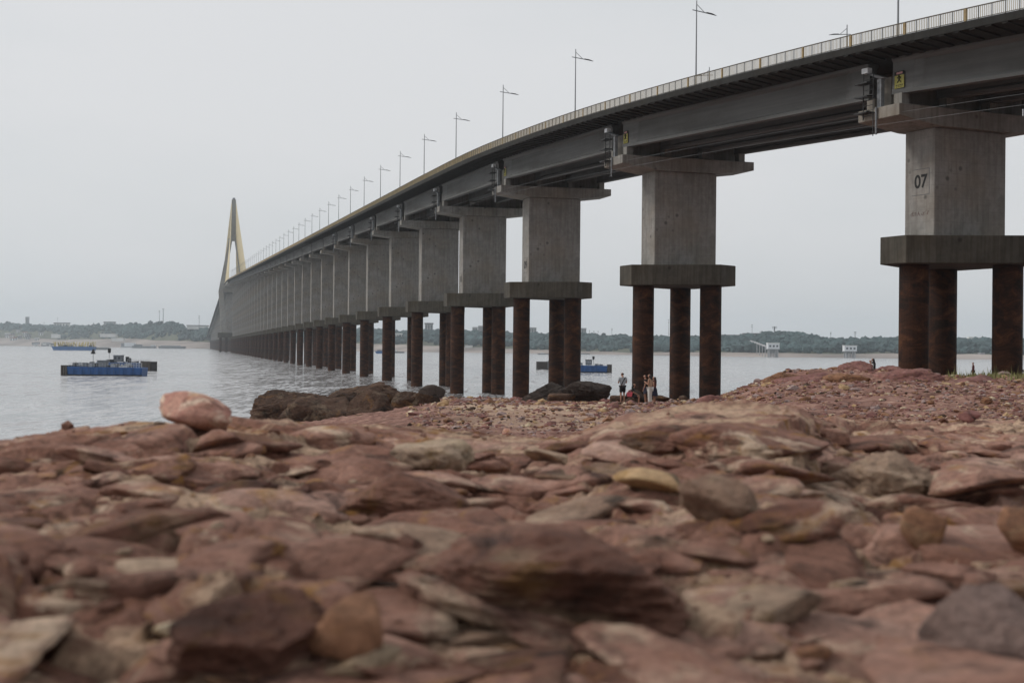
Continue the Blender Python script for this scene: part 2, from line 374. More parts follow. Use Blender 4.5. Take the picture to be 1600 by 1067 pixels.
# ------------------------------------------------------------ the lie of the land
CX = [-900, -400, 0, 100, 250, 370, 450, 500, 600, 700, 800, 880, 930, 1000, 1080, 1170, 1250, 1330, 1420, 1500, 1600, 2000, 2600]
CY = [800, 748, 700, 686, 668, 666, 669, 675, 678, 684, 684, 684, 670, 656, 644, 640, 652, 668, 661, 656, 652, 645, 640]
CD = [4.2, 4.2, 4.4, 4.5, 4.6, 4.8, 5.0, 5.2, 5.4, 5.6, 5.6, 5.6, 5.4, 5.2, 5.2, 5.2, 5.4, 7.5, 9.0, 9.5, 9.5, 9.5, 9.5]
def ground_base(X, Y):
    Yp = np.maximum(Y, .3); u = X / Yp; px = 800 + F * u
    cy = np.interp(px, CX, CY); cd = np.interp(px, CX, CD)
    dc = (cy - (544.1 + ROLL * (px - 800))) * cd / F
    t = np.clip((Y - 1.3) / (cd - 1.3), -1, 1)
    drop = .37 + (dc - .37) * t
    over = np.maximum(Y - cd, 0); drop = drop + over * .10 + over * over * .03
    z_rock = H - drop
    # shingle beach sloping to the river
    zb = 7.5 - .031 * Y - .00034 * np.maximum(Y - 130, 0) ** 2
    xs = -.054 * Y
    zb = zb - .14 * sst(Y, 25, 50)
    zb = zb - .15 * np.maximum(xs - X, 0) - .0012 * np.maximum(xs - X, 0) ** 2
    # higher red ledge on the right
    zr = 7.02 - .0085 * (Y - 20)
    lip = 58 + 6 * vnoise(X * .15, Y * .0, X * 0, 91) + 3 * vnoise(X * .5, Y * 0, X * 0, 92)
    zr = zr + (.31 - .27 * sst(u, .265, .295)) * sst(Y, lip, lip + 2.5) * sst(u, .178, .196) - .0065 * np.maximum(Y - 66, 0)
    zr = zr - .22 * np.maximum(Y - 128, 0)
    zr = np.where(Y < 20, 7.02, zr)
    wr = sst(u, .125, .20)
    zb = zb + (zr - zb) * wr
    w = sst(Y, cd + .6, cd + 4.5)
    z = z_rock * (1 - w) + zb * w
    near = 1 - sst(Y, cd + 1.0, cd + 5)
    return z, near, wr, u
# natural steps in the bedrock: (where the foot of each runs, as seen in the photograph; height seen)
_L = [([265, 330, 400, 470, 560, 650], [1000, 1012, 992, 962, 930, 902], 105), ([650, 760, 900, 1050], [962, 988, 975, 930], 115), ([1070, 1150, 1240], [962, 978, 945], 85),
      ([-60, 120, 250], [972, 978, 955], 60), ([1380, 1450, 1520], [945, 930, 965], 60), ([-60, 90, 180, 260], [806, 812, 782, 800], 55), ([315, 380, 450], [832, 826, 792], 36),
      ([560, 640, 730], [792, 800, 772], 55), ([1090, 1200, 1260], [806, 814, 850], 50), ([1340, 1450, 1570], [790, 778, 802], 60), ([920, 1000, 1060], [792, 806, 832], 36),
      ([690, 820, 990], [878, 852, 884], 40), ([1210, 1330, 1430], [764, 748, 704], 46), ([420, 560, 710], [704, 694, 716], 22), ([-60, 150, 300, 420], [742, 738, 722, 738], 26),
      ([940, 1050, 1130], [702, 708, 692], 28), ([1170, 1300, 1350], [706, 694, 672], 30), ([1440, 1530, 1680], [706, 714, 736], 26), ([1180, 1290, 1400], [880, 900, 862], 50), ([560, 640, 720], [1040, 1052, 1036], 30), ([60, 180, 260], [880, 872, 850], 40)]
def _foot(px, py):
    ys = np.geomspace(1.2, 12, 600); z = ground_base((px - 800) / F * ys, ys)[0]; yy = hor(px) + (H - z) * F / ys
    return float(ys[np.argmax(yy <= py)])
LEDGES = []
for lx, ly, hp_ in _L:
    fy = [_foot(a, b) for a, b in zip(lx, ly)]; m_ = sum(fy) / len(fy); LEDGES.append((lx, fy, hp_ * m_ / F * .36, .20 * m_))
def ground(X, Y):
    z, near, wr, u = ground_base(X, Y)
    # fractured bedrock close to the viewer
    w1 = fbm(X * 2.1, Y * 2.1, oct=3, seed=3); w2 = fbm(X * 2.1, Y * 2.1, oct=3, seed=4); jag = fbm(X * 11, Y * 11, oct=4, seed=5, gain=.6)
    wx = X + .15 * w1 + .018 * jag; wy = Y + .15 * w2 + .018 * jag
    d = 0
    for sc, sx, am, cw, cd_, sd, til in ((1.15, .60, .034, .045, .045, 11, .17), (2.7, .66, .022, .05, .030, 12, .24), (6.8, .72, .010, .06, .012, 13, .36), (17., .8, .0045, .10, .004, 14, .40)):
        a, b = wx * sc * sx + wy * sc * .18, wy * sc * 1.15 - wx * sc * .12
        f1, f2, cx, cy = vor(a, b, sd); k = np.zeros_like(a)
        r1 = _h(np.floor(cx * 97), np.floor(cy * 97), k, 1) - .5; r2 = _h(np.floor(cx * 97), np.floor(cy * 97), k, 2) - .5; r3 = _h(np.floor(cx * 97), np.floor(cy * 97), k, 3) - .42
        d = d + (am * 1.7 * r1 + (til * (r2 * (a - cx) + r3 * (b - cy))) / sc * .8) * sst(f2 - f1, 0, cw)
        open_ = .15 + .85 * sst(fbm(X * 1.3, Y * 1.3, oct=2, seed=40 + sd), -.05, .3)
        d = d - cd_ * open_ * (1 - sst(f2 - f1, 0, cw * 1.4))
    rid = fbm(wx * 1.6, wy * 2.4, oct=7, seed=21, ridged=True, gain=.58)
    crest = .50 + .50 * sst(np.interp(800 + F * u, CX, CD) - Y, .2, 1.6)
    d = (d * .9 + .022 * (rid - .1) + .006 * fbm(X * 22, Y * 22, oct=4, seed=31, gain=.65)) * crest
    px = 800 + F * u
    for lx, ly, hgt, back in LEDGES:
        m = (px > lx[0] - 60) & (px < lx[-1] + 60)
        if not m.any(): continue
        yl = np.interp(px, lx, ly) + .05 * w1 + .02 * jag
        win = sst(px, lx[0] - 40, lx[0] + 30) * (1 - sst(px, lx[-1] - 30, lx[-1] + 40)); q = Y - yl
        d = d + win * hgt * np.where(q > 0, (.62 * np.exp(-np.maximum(q, 0) / back) + .38) * sst(q, 0, .03) * np.exp(-np.maximum(q, 0) / (back * 2.5)) , 0) - win * hgt * .35 * np.exp(np.minimum(q, 0) / .16) * (1 - sst(q, 0, .03))
    z = z + d * near
    # shingle, low ledges further out
    far = 1 - near
    z = z + far * (.10 * fbm(X * .35, Y * .35, oct=4, seed=51) + .035 * fbm(X * 2.2, Y * 2.2, oct=4, seed=52) * np.clip(Y / 20, .5, 2))
    z = z + far * .075 * (fbm(X * .8, Y * .9, oct=6, seed=57, ridged=True, gain=.62) - .1) * np.clip(Y / 25, .6, 1.6)
    led = fbm(X * .22, Y * .32, oct=6, seed=61, ridged=True, gain=.6)
    z = z + far * wr * sst(Y, 48, 60) * (.24 * (led - .2) + .14 * fbm(X * 1.2, Y * 1.2, oct=5, seed=62, gain=.6))
    return z

def sandmask(X, Y):
    px = 800 + F * X / Y; yc = 49 + (px - 700) * .07
    m = (1 - sst(np.abs(Y - yc) + 7 * fbm(X * .25, Y * .25, oct=4, seed=71), 6, 12)) * .8 * sst(px, 665, 730) * (1 - sst(px, 940, 1010))
    m2 = .45 * sst(fbm(X * .15, Y * .2, oct=3, seed=73), .05, .3) * sst(px, 660, 760) * (1 - sst(px, 1000, 1150)) * sst(Y, 14, 24)
    return np.clip(np.maximum(m, m2), 0, 1)
# ground sheet: a fan of rows so that it is fine near the viewer
nr, ncx = 940, 680
Ys = np.concatenate([np.geomspace(1.0, 11, 610), np.geomspace(11, 250, nr - 610 + 1)[1:]])
us = np.concatenate([np.linspace(-2.2, -.44, 40)[:-1], np.linspace(-.44, .44, ncx - 78), np.linspace(.44, 2.2, 40)[1:]])
YY, UU = np.meshgrid(Ys, us, indexing='ij'); XX = UU * YY
ZZ = ground(XX, YY)
nrr, ncc = XX.shape
idx = np.arange(nrr * ncc).reshape(nrr, ncc)
Fq = np.stack([idx[:-1, :-1], idx[:-1, 1:], idx[1:, 1:], idx[1:, :-1]], -1).reshape(-1, 4)
gm = fast_mesh('ground', np.stack([XX, YY, ZZ], -1).reshape(-1, 3), Fq)
_, near_, wr_, u_ = ground_base(XX, YY)
px_ = 800 + F * u_
sand = sandmask(XX, YY) * (1 - near_)
# a little sand lying in the hollows of the near rock
ca = gm.color_attributes.new('zone', 'FLOAT_COLOR', 'POINT')
C4 = np.zeros((nrr * ncc, 4), np.float32); C4[:, 0] = (1 - near_).ravel(); C4[:, 1] = sand.ravel(); C4[:, 3] = 1
ca.data.foreach_set('color', C4.ravel())
GROUND = link('ground', gm, M['ground'], kind='structure', label='mauve fractured sandstone and red shingle shore sloping down to the river')

# river
wv = MB(); S = 9000
wv.poly([(-S, -3000, 0), (S, -3000, 0), (S, 9000, 0), (-S, 9000, 0)], [(0, 1, 2, 3)])
wv.obj('water', M['water'], kind='structure', label='grey rippled river under an overcast sky')

def gz(x, y): return float(ground(np.array([float(x)]), np.array([float(y)]))[0])
def hit(px, py, y0=1.2, y1=240):
    """where the line of sight through a pixel meets the ground"""
    ys = np.geomspace(y0, y1, 1500); u = (px - 800) / F
    z = ground(u * ys, ys); yy = hor(px) + (H - z) * F / ys
    k = np.argmax(yy <= py); y = float(ys[k]); return Vector((u * y, y, float(z[k])))
# ------------------------------------------------------------ bridge
PC = {-3: (113, 8), -2: (84.5, 43.0), -1: (58.5, 79.2), 0: (36.8, 118.4), 1: (18.8, 161.4), 2: (5.5, 204.9)}
def pc(i):
    if i <= 2: return Vector(PC[max(i, -3)])
    y = 249.2 + 43.9 * (i - 3); return Vector((51.2 - .2268 * y, y))
def cl(s):
    i = math.floor(s); t = s - i; p0, p1, p2, p3 = (pc(i + k) for k in (-1, 0, 1, 2))
    return .5 * ((2 * p1) + (p2 - p0) * t + (2 * p0 - 5 * p1 + 4 * p2 - p3) * t * t + (3 * p1 - p0 - 3 * p2 + p3) * t ** 3)
ZG = {-3: 22.6, -2: 24.8, -1: 26.9, 0: 28.75, 1: 30.43, 2: 32.0, 3: 33.4}
I_PYL = 36.0; I_TOP = 31.5; I_END = 77
def zg(s):
    """underside of the girders"""
    if s <= 3:
        i = math.floor(s); return ZG.get(i, 20) * (1 - (s - i)) + ZG.get(i + 1, 33.4) * (s - i)
    a = 33.4 + 1.42 * (s - 3)
    if s > I_TOP:
        q = s - I_TOP; L = 2 * (I_PYL - I_TOP)
        a = 33.4 + 1.42 * (I_TOP - 3) + (1.42 * q - 1.42 * q * q / L if q < L else -1.42 * (q - L))
    return a
def frame(s):
    e = .02; d = (cl(s + e) - cl(s - e)).normalized(); return cl(s), d, Vector((d.y, -d.x))
def bp(s, t, l=0, z=0):
    c, d, r = frame(s); p = c + r * t + d * l; return Vector((p.x, p.y, z))

bridge = empty('river_bridge', (pc(0).x, pc(0).y, 0), 'long grey concrete road bridge on piled piers with a tall pylon crossing the river', 'bridge')
BO = bridge.location.copy()
def badd(o): o.parent = bridge; o.matrix_parent_inverse = Matrix(); o.location = o.location - BO; return o

GD = 2.95
def deck_ring(s):
    g = zg(s) + GD
    sec = [(-10.35, .28), (-10.35, .86), (-10.0, .86), (-10.0, .62), (10.0, .62), (10.0, .86), (10.35, .86), (10.35, .28), (7.8, .02), (-7.8, .02)]
    return [bp(s, t, 0, g + z) - BO for t, z in sec]
ss = list(np.arange(-2.4, 6, 1 / 8)) + list(np.arange(6, I_END, .5))
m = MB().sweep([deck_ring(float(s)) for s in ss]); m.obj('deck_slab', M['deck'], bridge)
# ribs under the overhang
m = MB()
for s in np.arange(-1.6, 9, 1 / 30):
    s = float(s); g = zg(s) + GD
    for sg in (-1, 1):
        a = [bp(s, sg * 7.75, -.28, g - .02) - BO, bp(s, sg * 10.28, -.28, g + .27) - BO, bp(s, sg * 10.28, -.28, g + .16) - BO, bp(s, sg * 7.75, -.28, g - .16) - BO]
        b = [bp(s, sg * 7.75, .28, g - .02) - BO, bp(s, sg * 10.28, .28, g + .27) - BO, bp(s, sg * 10.28, .28, g + .16) - BO, bp(s, sg * 7.75, .28, g - .16) - BO]
        m.sweep([a, b])
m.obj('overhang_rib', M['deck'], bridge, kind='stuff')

# girders: one mesh, stretched a little to each span
def girder_mesh(L=1.0, Lm=42.8):
    def sec(w_web, w_bot, w_top):
        a, b, c = w_web / 2, w_bot / 2, w_top / 2
        return [(-b, 0), (b, 0), (b, .28), (a, .50), (a, GD - .42), (c, GD - .22), (c, GD), (-c, GD), (-c, GD - .22), (-a, GD - .42), (-a, .50), (-b, .28)]
    rings = []
    for y, w in ((0, .72), (2.3, .72), (3.4, .26), (Lm - 3.4, .26), (Lm - 2.3, .72), (Lm, .72)):
        rings.append([(x, y / Lm, z) for x, z in sec(w, .78, 1.1)])
    return MB().sweep(rings).mesh('girder')
gmesh = girder_mesh(); gmesh.materials.append(M['girder'])
GT = [-7.0, -2.33, 2.33, 7.0]
def put_girder(i, t):
    a = bp(i, t, 2.15, zg(i) ); b = bp(i + 1, t, -.62, zg(i + 1))
    d = b - a; o = link('girder', gmesh, None, bridge)
    y = d; x = Vector((d.y, -d.x, 0)).normalized(); z = x.cross(d.normalized())
    o.matrix_local = Matrix(((x.x, y.x, z.x, a.x - BO.x), (x.y, y.y, z.y, a.y - BO.y), (x.z, y.z, z.z, a.z - BO.z), (0, 0, 0, 1)))
    return o
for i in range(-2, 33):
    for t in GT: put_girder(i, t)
# joined girders of the far half and box section of the cable-stayed part
m = MB()
for i in range(39, I_END - 1):
    for t in (-7, -2.3, 2.3, 7):
        r = []
        for s in (i, i + 1): r.append([bp(s, t + dx, 0, zg(s) + dz) - BO for dx, dz in ((-.4, 0), (.4, 0), (.4, GD), (-.4, GD))])
        m.sweep(r)
m.obj('far_girder', M['girder'], bridge, kind='stuff')
m = MB(); r = []
for s in np.arange(33.0, 39.01, .5): r.append([bp(float(s), dx, 0, zg(float(s)) + dz) - BO for dx, dz in ((-9.6, .9), (-7, 0), (7, 0), (9.6, .9), (9.6, GD), (-9.6, GD))])
m.sweep(r); m.obj('main_span_girder', M['beam'], bridge)

# piers
CAP_T, CAP_B = 17.41, 15.16
def pier_parts(i, big=True):
    c, d, r = frame(i); ang = math.atan2(d.y, d.x) - math.pi / 2
    zt = zg(i) - 1.0          # crosshead top
    zs = zt - 1.5
    loc = Vector((c.x, c.y, 0)) - BO; loc.z = 0
    sh = MB().box((0, 0, (CAP_T + zs) / 2), (7.7, 3.5, zs - CAP_T)).obj('pier', M['concrete'], bridge, loc); sh.rotation_euler.z = ang
    if big: bevel(sh, .09, 2)
    # pile cap: a triangle with its corners cut off
    A, B, C = Vector((-4.33, 0)), Vector((2.17, -3.75)), Vector((2.17, 3.75)); pts = []
    for q in (A, B, C):
        n = q.normalized(); k = Vector((-n.y, n.x)); pts += [q + n * 2.25 - k * 1.55, q + n * 2.25 + k * 1.55]
    cap = MB().prism([(p.x, p.y) for p in pts], CAP_B, CAP_T).obj('pile_cap', M['cap'], sh)
    if big: bevel(cap, .06, 2)
    for q in (A, B, C):
        MB().tube((q.x, q.y, -3), (q.x, q.y, CAP_B - .01), 1.2, n=28 if big else 12).obj('pile', M['pile'], sh, smooth=False)
    prof = [(-8.2, zt), (8.2, zt), (8.2, zt - .95), (3.95, zs - .003), (-3.95, zs - .003), (-8.2, zt - .95)]
    hm = MB().poly([(x, -2.5, z) for x, z in prof] + [(x, 2.5, z) for x, z in prof], [tuple(range(6)), tuple(range(11, 5, -1))] + [(k, k + 6, (k + 1) % 6 + 6, (k + 1) % 6) for k in range(6)])
    ch = hm.obj('crosshead', M['beam'], sh)
    if big: bevel(ch, .05, 2)
    for t in GT if big else (-7, 7):
        for l in ((-1.35, 3.0) if big else (-1.35,)):
            l = min(l, 1.95)
            MB().box((t, l, zt + .5), (.75, .95 if l < 0 else .9, .996)).obj('pedestal', M['beam'], sh)
    MB().box((0, .45, zt + 1.25), (14.3, 1.5, 2.5)).obj('end_diaphragm', M['beam'], sh)
    return sh
piers = {}
for i in range(-1, 34): piers[i] = pier_parts(i, i < 9)
for i in range(39, 70): piers[i] = pier_parts(i, False)

# painted numbers on the side facing the river
def text_obj(s, size, mat, parent, loc, rot, name='painted_number', ext=.004):
    c = bpy.data.curves.new(name + '_text', 'FONT'); c.body = s; c.size = size; c.extrude = ext; c.offset = .035; c.align_x = 'CENTER'; c.align_y = 'CENTER'; c.materials.append(mat)
    t = bpy.data.objects.new('text', c); me = bpy.data.meshes.new_from_object(t); bpy.data.objects.remove(t)
    o = bpy.data.objects.new(name, me); col.objects.link(o); o.parent = parent; o.location = loc; o.rotation_euler = rot; return o
SIDE = (R(90), 0, R(-90))
def number(i, s, z, size):
    o = text_obj(s, size, M['black_paint'], piers[i], (-3.86, -.15, z), SIDE)
    c = MB(); w, h = 1.45 * size / 1.7, 1.2 * size / 1.7
    for (y, zz, dy, dz) in ((-.15 , z - h, 2 * w * .78, .05), (-.15, z + h, 2 * w * .78, .05), (-.15 - w * .78, z, .05, 2 * h), ):
        c.box((-3.855, y, zz), (.012, dy, dz))
    c.obj('number_frame', M['grey_paint'], piers[i])
number(0, '07', 21.95, 1.5); number(2, '09', 19.9, 1.5); number(3, '10', 19.9, 1.5)
# faded scribble under the 07
c = bpy.data.curves.new('graffiti', 'CURVE'); c.dimensions = '3D'; c.bevel_depth = .012
random.seed(4); x = -1.05
while x < 1.0:
    sp = c.splines.new('POLY'); n = 5; sp.points.add(n - 1); pts = [(x + random.uniform(0, .26), random.uniform(-.22, .26)) for _ in range(n)]
    for k, (a, b) in enumerate(pts): sp.points[k].co = (-3.856, -a * -1 * -1 , 19.35 + b, 1)
    x += .24
c.materials.append(M['red_paint']); t = bpy.data.objects.new('scribble', c); me = bpy.data.meshes.new_from_object(t); bpy.data.objects.remove(t); o = bpy.data.objects.new('graffiti', me); col.objects.link(o); o.parent = piers[0]
# repaired patches on the wide faces
for i, (x, z) in {0: (1.35, 19.5), 1: (1.0, 19.4), 2: (.4, 20.0), 3: (.2, 20.0), 4: (1.6, 19.6), 5: (1.6, 19.6), 6: (1.7, 19.5)}.items():
    MB().box((x, -1.752, z), (1.3, .02, 1.5)).obj('repair_patch', M['beam'], piers[i])

# access brackets, ladder and box at the crosshead ends
def ladder(i):
    zt = zg(i) - 1.0; sh = piers[i]; X = -8.24
    g = empty('access_ladder', (0, 0, 0)); g.parent = sh
    m = MB()
    for y in (.3, 1.5): m.tube((X - .25, y, zt - 2.3 if y < 1 else zt - .9), (X - .25, y, zt + 3.0), .045, n=6)
    for k in range(9): m.tube((X - .25, .3, zt - .6 + k * .42), (X - .25, 1.5, zt - .6 + k * .42), .03, n=5)
    m.obj('ladder_frame', M['black'], sh)
    m = MB()
    for z in (-.35, .95, 2.05): m.box((X - .35, 1.25, zt + z), (.9, 1.6, .10))
    m.obj('ladder_platform', M['black'], sh)
    MB().box((X + .35, .1, zt + 1.15), (.35, .5, 2.29)).obj('side_block', M['grey'], sh)
    MB().poly([(X + .15, -.6, zt + 2.3), (X + .6, -.6, zt + 2.3), (X + .6, .1, zt + 2.3), (X + .15, .1, zt + 2.3), (X - .2, .9, zt + 2.9), (X + .2, .9, zt + 2.9), (X + .2, 1.3, zt + 2.9), (X - .2, 1.3, zt + 2.9)],
              [(0, 3, 2, 1), (4, 5, 6, 7), (0, 1, 5, 4), (1, 2, 6, 5), (2, 3, 7, 6), (3, 0, 4, 7)]).obj('drain_chute', M['grey'], sh)
    MB().box((X - .1, 1.3, zt + 3.12), (.45, .75, .42)).obj('equipment_box', M['white'], sh)
    MB().tube((X - .1, .1, zt - 2.2), (X - .1, .1, zt), .09, n=8).obj('drain_pipe', M['grey'], sh)
    bpy.data.objects.remove(g)
for i in range(0, 8): ladder(i)

# warning signs on the first girders
for i in (0, 1, 2):
    lab = {0: 'yellow warning plate with red header beside the pier marked 07', 1: 'yellow warning plate on the girder end above the second pier from the right', 2: 'small yellow warning plate on the girder end above the third pier from the right'}[i]
    c_, d_, r_ = frame(i); p = bp(i, -7.0 - .40, -1.55, zg(i) + .38); ang = math.atan2(d_.y, d_.x) - math.pi / 2
    e = empty('warning_sign', p, lab, 'sign', 'warning plates on the girder ends', ang); e.scale = (1, .82, .82)
    MB().box((0, 0, .62), (.03, 1.35, 1.25)).obj('plate', M['sign_yellow'], e)
    MB().box((-.024, 0, 1.44), (.03, 1.35, .36)).obj('header', M['black_paint'], e)
    MB().box((-.05, -.08, 1.44), (.02, .85, .2)).obj('header_stripe', M['sign_red'], e)
    b = MB(); random.seed(9)
    b.tube((-.03, -.25, .55), (-.03, .25, 1.05), .05, n=5); b.tube((-.03, .25, .55), (-.03, -.25, 1.05), .05, n=5); b.tube((-.03, 0, 1.0), (-.03, 0, 1.2), .09, n=6)
    for k in range(4): b.box((-.022, -.42 + k * .27, .28), (.014, .17, .09)); b.box((-.022, -.38 + k * .25, .12), (.014, .14, .06))
    b.obj('warning_symbol', M['black_paint'], e)

# safety lines strung under the outer girders
m = MB()
for t, dz in ((-7.9, -1.6), (-8.5, -2.5)):
    for i in range(-1, 9):
        prev = None
        for k in range(9):
            s = i + k / 8; p = bp(s, t, 0, zg(s) + dz) - BO
            if prev is not None: m.tube(prev, p, .010, n=4, cap=False)
            prev = p
m.obj('safety_line', M['grey'], bridge)

# railings
def arc_table(t, s0, s1, n=6000):
    S = np.linspace(s0, s1, n); P = [bp(float(s), t) for s in S]; L = [0]
    for a, b in zip(P, P[1:]): L.append(L[-1] + (b - a).length)
    return S, np.array(L)
for side in (-1, 1):
    T = side * 10.18
    S, L = arc_table(T, -2.2, 9.0)
    top = lambda s: zg(s) + GD + .86
    rail = empty('railing', (0, 0, 0)); rail.parent = bridge
    m = MB(); rr = []
    for q in np.arange(0, L[-1], 1.5):
        s = float(np.interp(q, L, S)); rr.append([bp(s, T + dx, 0, top(s) + dz) - BO for dx, dz in ((-.045, .93), (.045, .93), (.045, 1.0), (-.045, 1.0))])
    m.sweep(rr); hr = m.obj('handrail', M['rail_dark'], rail)
    m = MB(); rr = []
    for q in np.arange(0, L[-1], 1.5):
        s = float(np.interp(q, L, S)); rr.append([bp(s, T + dx, 0, top(s) + dz) - BO for dx, dz in ((-.03, .07), (.03, .07), (.03, .12), (-.03, .12))])
    m.sweep(rr); m.obj('bottom_rail', M['rail_dark'], rail)
    post_w = MB().box((0, 0, .47), (.12, .17, .93)).mesh('rail_post'); post_w.materials.append(M['rail_paint'])
    post_n = MB().box((0, 0, .47), (.05, .07, .93)).mesh('rail_post'); post_n.materials.append(M['rail_dark'])
    pk = MB(); k = 0; Pm = MB(); npost = 0
    for q in np.arange(.9, L[-1] - 1, 1.27):
        s = float(np.interp(q, L, S)); c_, d_, r_ = frame(s); ang = math.atan2(d_.y, d_.x) - math.pi / 2; p = bp(s, T, 0, top(s))
        wide = k % 5 == 0
        if npost < 260 and (side < 0 or npost < 40):
            o = link('rail_post', post_w if wide else post_n, None, rail); o.location = p - BO; o.rotation_euler.z = ang; npost += 1
        else: Pm.box(p - BO + Vector((0, 0, .47)), (.1, .2, .93) if wide else (.05, .07, .93), ang)
        for j in range(1, 7):
            s2 = float(np.interp(q + j * 1.27 / 7, L, S)); p2 = bp(s2, T, 0, top(s2)) - BO; pk.box(p2 + Vector((0, 0, .52)), (.03, .045, .82), ang)
        k += 1
    pk.obj('picket', M['picket'], rail, kind='stuff')
    if Pm.v: Pm.obj('far_rail_post', M['rail_paint'], rail, kind='stuff')
    # further off: rails with closely set uprights
    m = MB(); rr = []; zz = []
    for s in np.arange(8.9, I_END - 1, .25):
        s = float(s); rr.append([bp(s, T + dx, 0, top(s) + dz) - BO for dx, dz in ((-.05, .85), (.05, .85), (.05, 1.0), (-.05, 1.0))]); zz.append([bp(s, T + dx, 0, top(s) + dz) - BO for dx, dz in ((-.05, 0), (.05, 0), (.05, .2), (-.05, .2))])
    m.sweep(rr); m.sweep(zz)
    S2, L2 = arc_table(T, 8.9, 40, 3000)
    for q in np.arange(0, L2[-1], .9):
        s = float(np.interp(q, L2, S2)); c_, d_, r_ = frame(s); m.box(bp(s, T, 0, top(s) + .5) - BO, (.05, .35, 1), math.atan2(d_.y, d_.x) - math.pi / 2)
    m.obj('far_rail', M['rail_paint'], rail, kind='stuff')

# pylon with two fans of stays
def pylon():
    s = I_PYL; c, d, r = frame(s); ang = math.atan2(d.y, d.x) - math.pi / 2
    py = MB(); loc = Vector((c.x, c.y, 0)) - BO; loc.z = 0
    zd = zg(s) + 1; ztop = 182.0; zm = 134.0
    # merged upper mast
    py.poly([(-4.6, -4, zm), (4.6, -4, zm), (4.6, 4, zm), (-4.6, 4, zm), (-2.4, -3, ztop), (2.4, -3, ztop), (2.4, 3, ztop), (-2.4, 3, ztop)], [(0,3,2,1),(4,5,6,7),(0,1,5,4),(1,2,6,5),(2,3,7,6),(3,0,4,7)])
    o = py.obj('pylon', M['pylon'], bridge, loc); o.rotation_euler.z = ang
    for sg in (-1, 1):
        x0, x1, xb = sg * 14.0, sg * 3.0, sg * 9.5
        def ring(x, z, w, l): return [(x - w, -l, z), (x + w, -l, z), (x + w, l, z), (x - w, l, z)]
        MB().sweep([ring(x0, zd - 6, 2.9, 4), ring(x1, zm + 2, 2.1, 3.8)]).obj('pylon_leg', M['pylon'], o)
        MB().sweep([ring(xb, 20, 3.4, 5.5), ring(x0, zd - 6, 2.8, 4.6)]).obj('pylon_lower_leg', M['pylon'], o)
    MB().box((0, 0, zm), (12, 6.5, 3)).obj('pylon_crossbeam', M['pylon'], o)
    MB().box((0, 0, zd - 3.5), (32, 7, 4.4)).obj('deck_crossbeam', M['pylon'], o)
    MB().box((0, 0, 20), (34, 26, 6)).obj('pylon_footing', M['cap'], o)
    m = MB()
    for x in range(-14, 15, 7):
        for y in (-9, -3, 3, 9): m.tube((x, y, -3), (x, y, 17), 1.3, n=10)
    m.obj('footing_pile', M['pile'], o, kind='stuff')
    MB().box((0, 0, ztop + 1), (3, 3, 2)).obj('pylon_cap', M['grey'], o)
    for sg in (-1, 1):
        for dr in (-1, 1):
            for k in range(13):
                q = 22 + k * 13.4; z1 = zm + 6 + k * 3.1
                a = Vector((sg * 2.6, dr * 2.5, z1)); s2 = s + dr * q / 45.0
                b = bp(s2, sg * 9.9, 0, zg(s2) + GD + .6) - bp(s, 0, 0, 0)
                b2 = Matrix.Rotation(-ang, 3, 'Z') @ Vector((b.x, b.y, 0)); b2.z = b.z
                MB().tube(a, b2, .30, n=6, cap=False).obj('stay_cable', M['cable_yellow'], o)
pylon()

# street lamps along both edges
def lamp_mesh():
    e = empty('street_lamp', (0, 0, 0))
    pole = MB().tube((0, 0, 0), (0, 0, 8.6), .085, .05, 8).obj('pole', M['lamp_metal'], None)
    arm = MB().tube((-.45, 0, 7.65), (1.05, 0, 7.5), .045, n=6).tube((0, 0, 8.25), (.85, 0, 7.55), .03, n=6).obj('arm', M['lamp_metal'], None)
    hd = MB().poly([(.95, -.09, 7.49), (2.2, -.05, 7.33), (2.2, .05, 7.33), (.95, .09, 7.49), (1.1, -.11, 7.56), (1.7, -.10, 7.50), (1.7, .10, 7.50), (1.1, .11, 7.56), (2.25, 0, 7.36)],
                  [(0, 3, 2, 1), (4, 5, 6, 7), (0, 1, 5, 4), (3, 7, 6, 2), (0, 4, 7, 3), (5, 1, 8), (1, 2, 8), (2, 6, 8), (6, 5, 8)]).obj('lamp_head', M['lamp_dark'], None)
    base = MB().box((0, 0, .12), (.35, .35, .24)).obj('base_plate', M['lamp_dark'], None)
    for o in (pole, arm, hd, base): kid(e, o)
    return e
lamp0 = lamp_mesh()
def place_lamp(s, side, label, first=[True]):
    o = lamp0 if first[0] else dup(lamp0); first[0] = False
    c_, d_, r_ = frame(s); ang = math.atan2(d_.y, d_.x) - math.pi / 2
    o.location = bp(s, side * 9.75, 0, zg(s) + GD + .62); o.rotation_euler.z = ang + (math.pi if side > 0 else 0)
    o['label'] = label; o['category'] = 'street lamp'; o['group'] = 'street lamps along the bridge deck'
NTH = ['first', 'second', 'third', 'fourth', 'fifth', 'sixth', 'seventh', 'eighth', 'ninth', 'tenth', 'eleventh', 'twelfth', 'thirteenth', 'fourteenth', 'fifteenth', 'sixteenth', 'seventeenth', 'eighteenth', 'nineteenth'] + [a + b for a in ('twenty', 'thirty', 'forty') for b in ('', '-first', '-second', '-third', '-fourth', '-fifth', '-sixth', '-seventh', '-eighth', '-ninth')]
NTH = [x[:-1] + 'ieth' if x in ('twenty', 'thirty', 'forty') else x for x in NTH]
S, L = arc_table(-9.75, -2, 46, 9000)
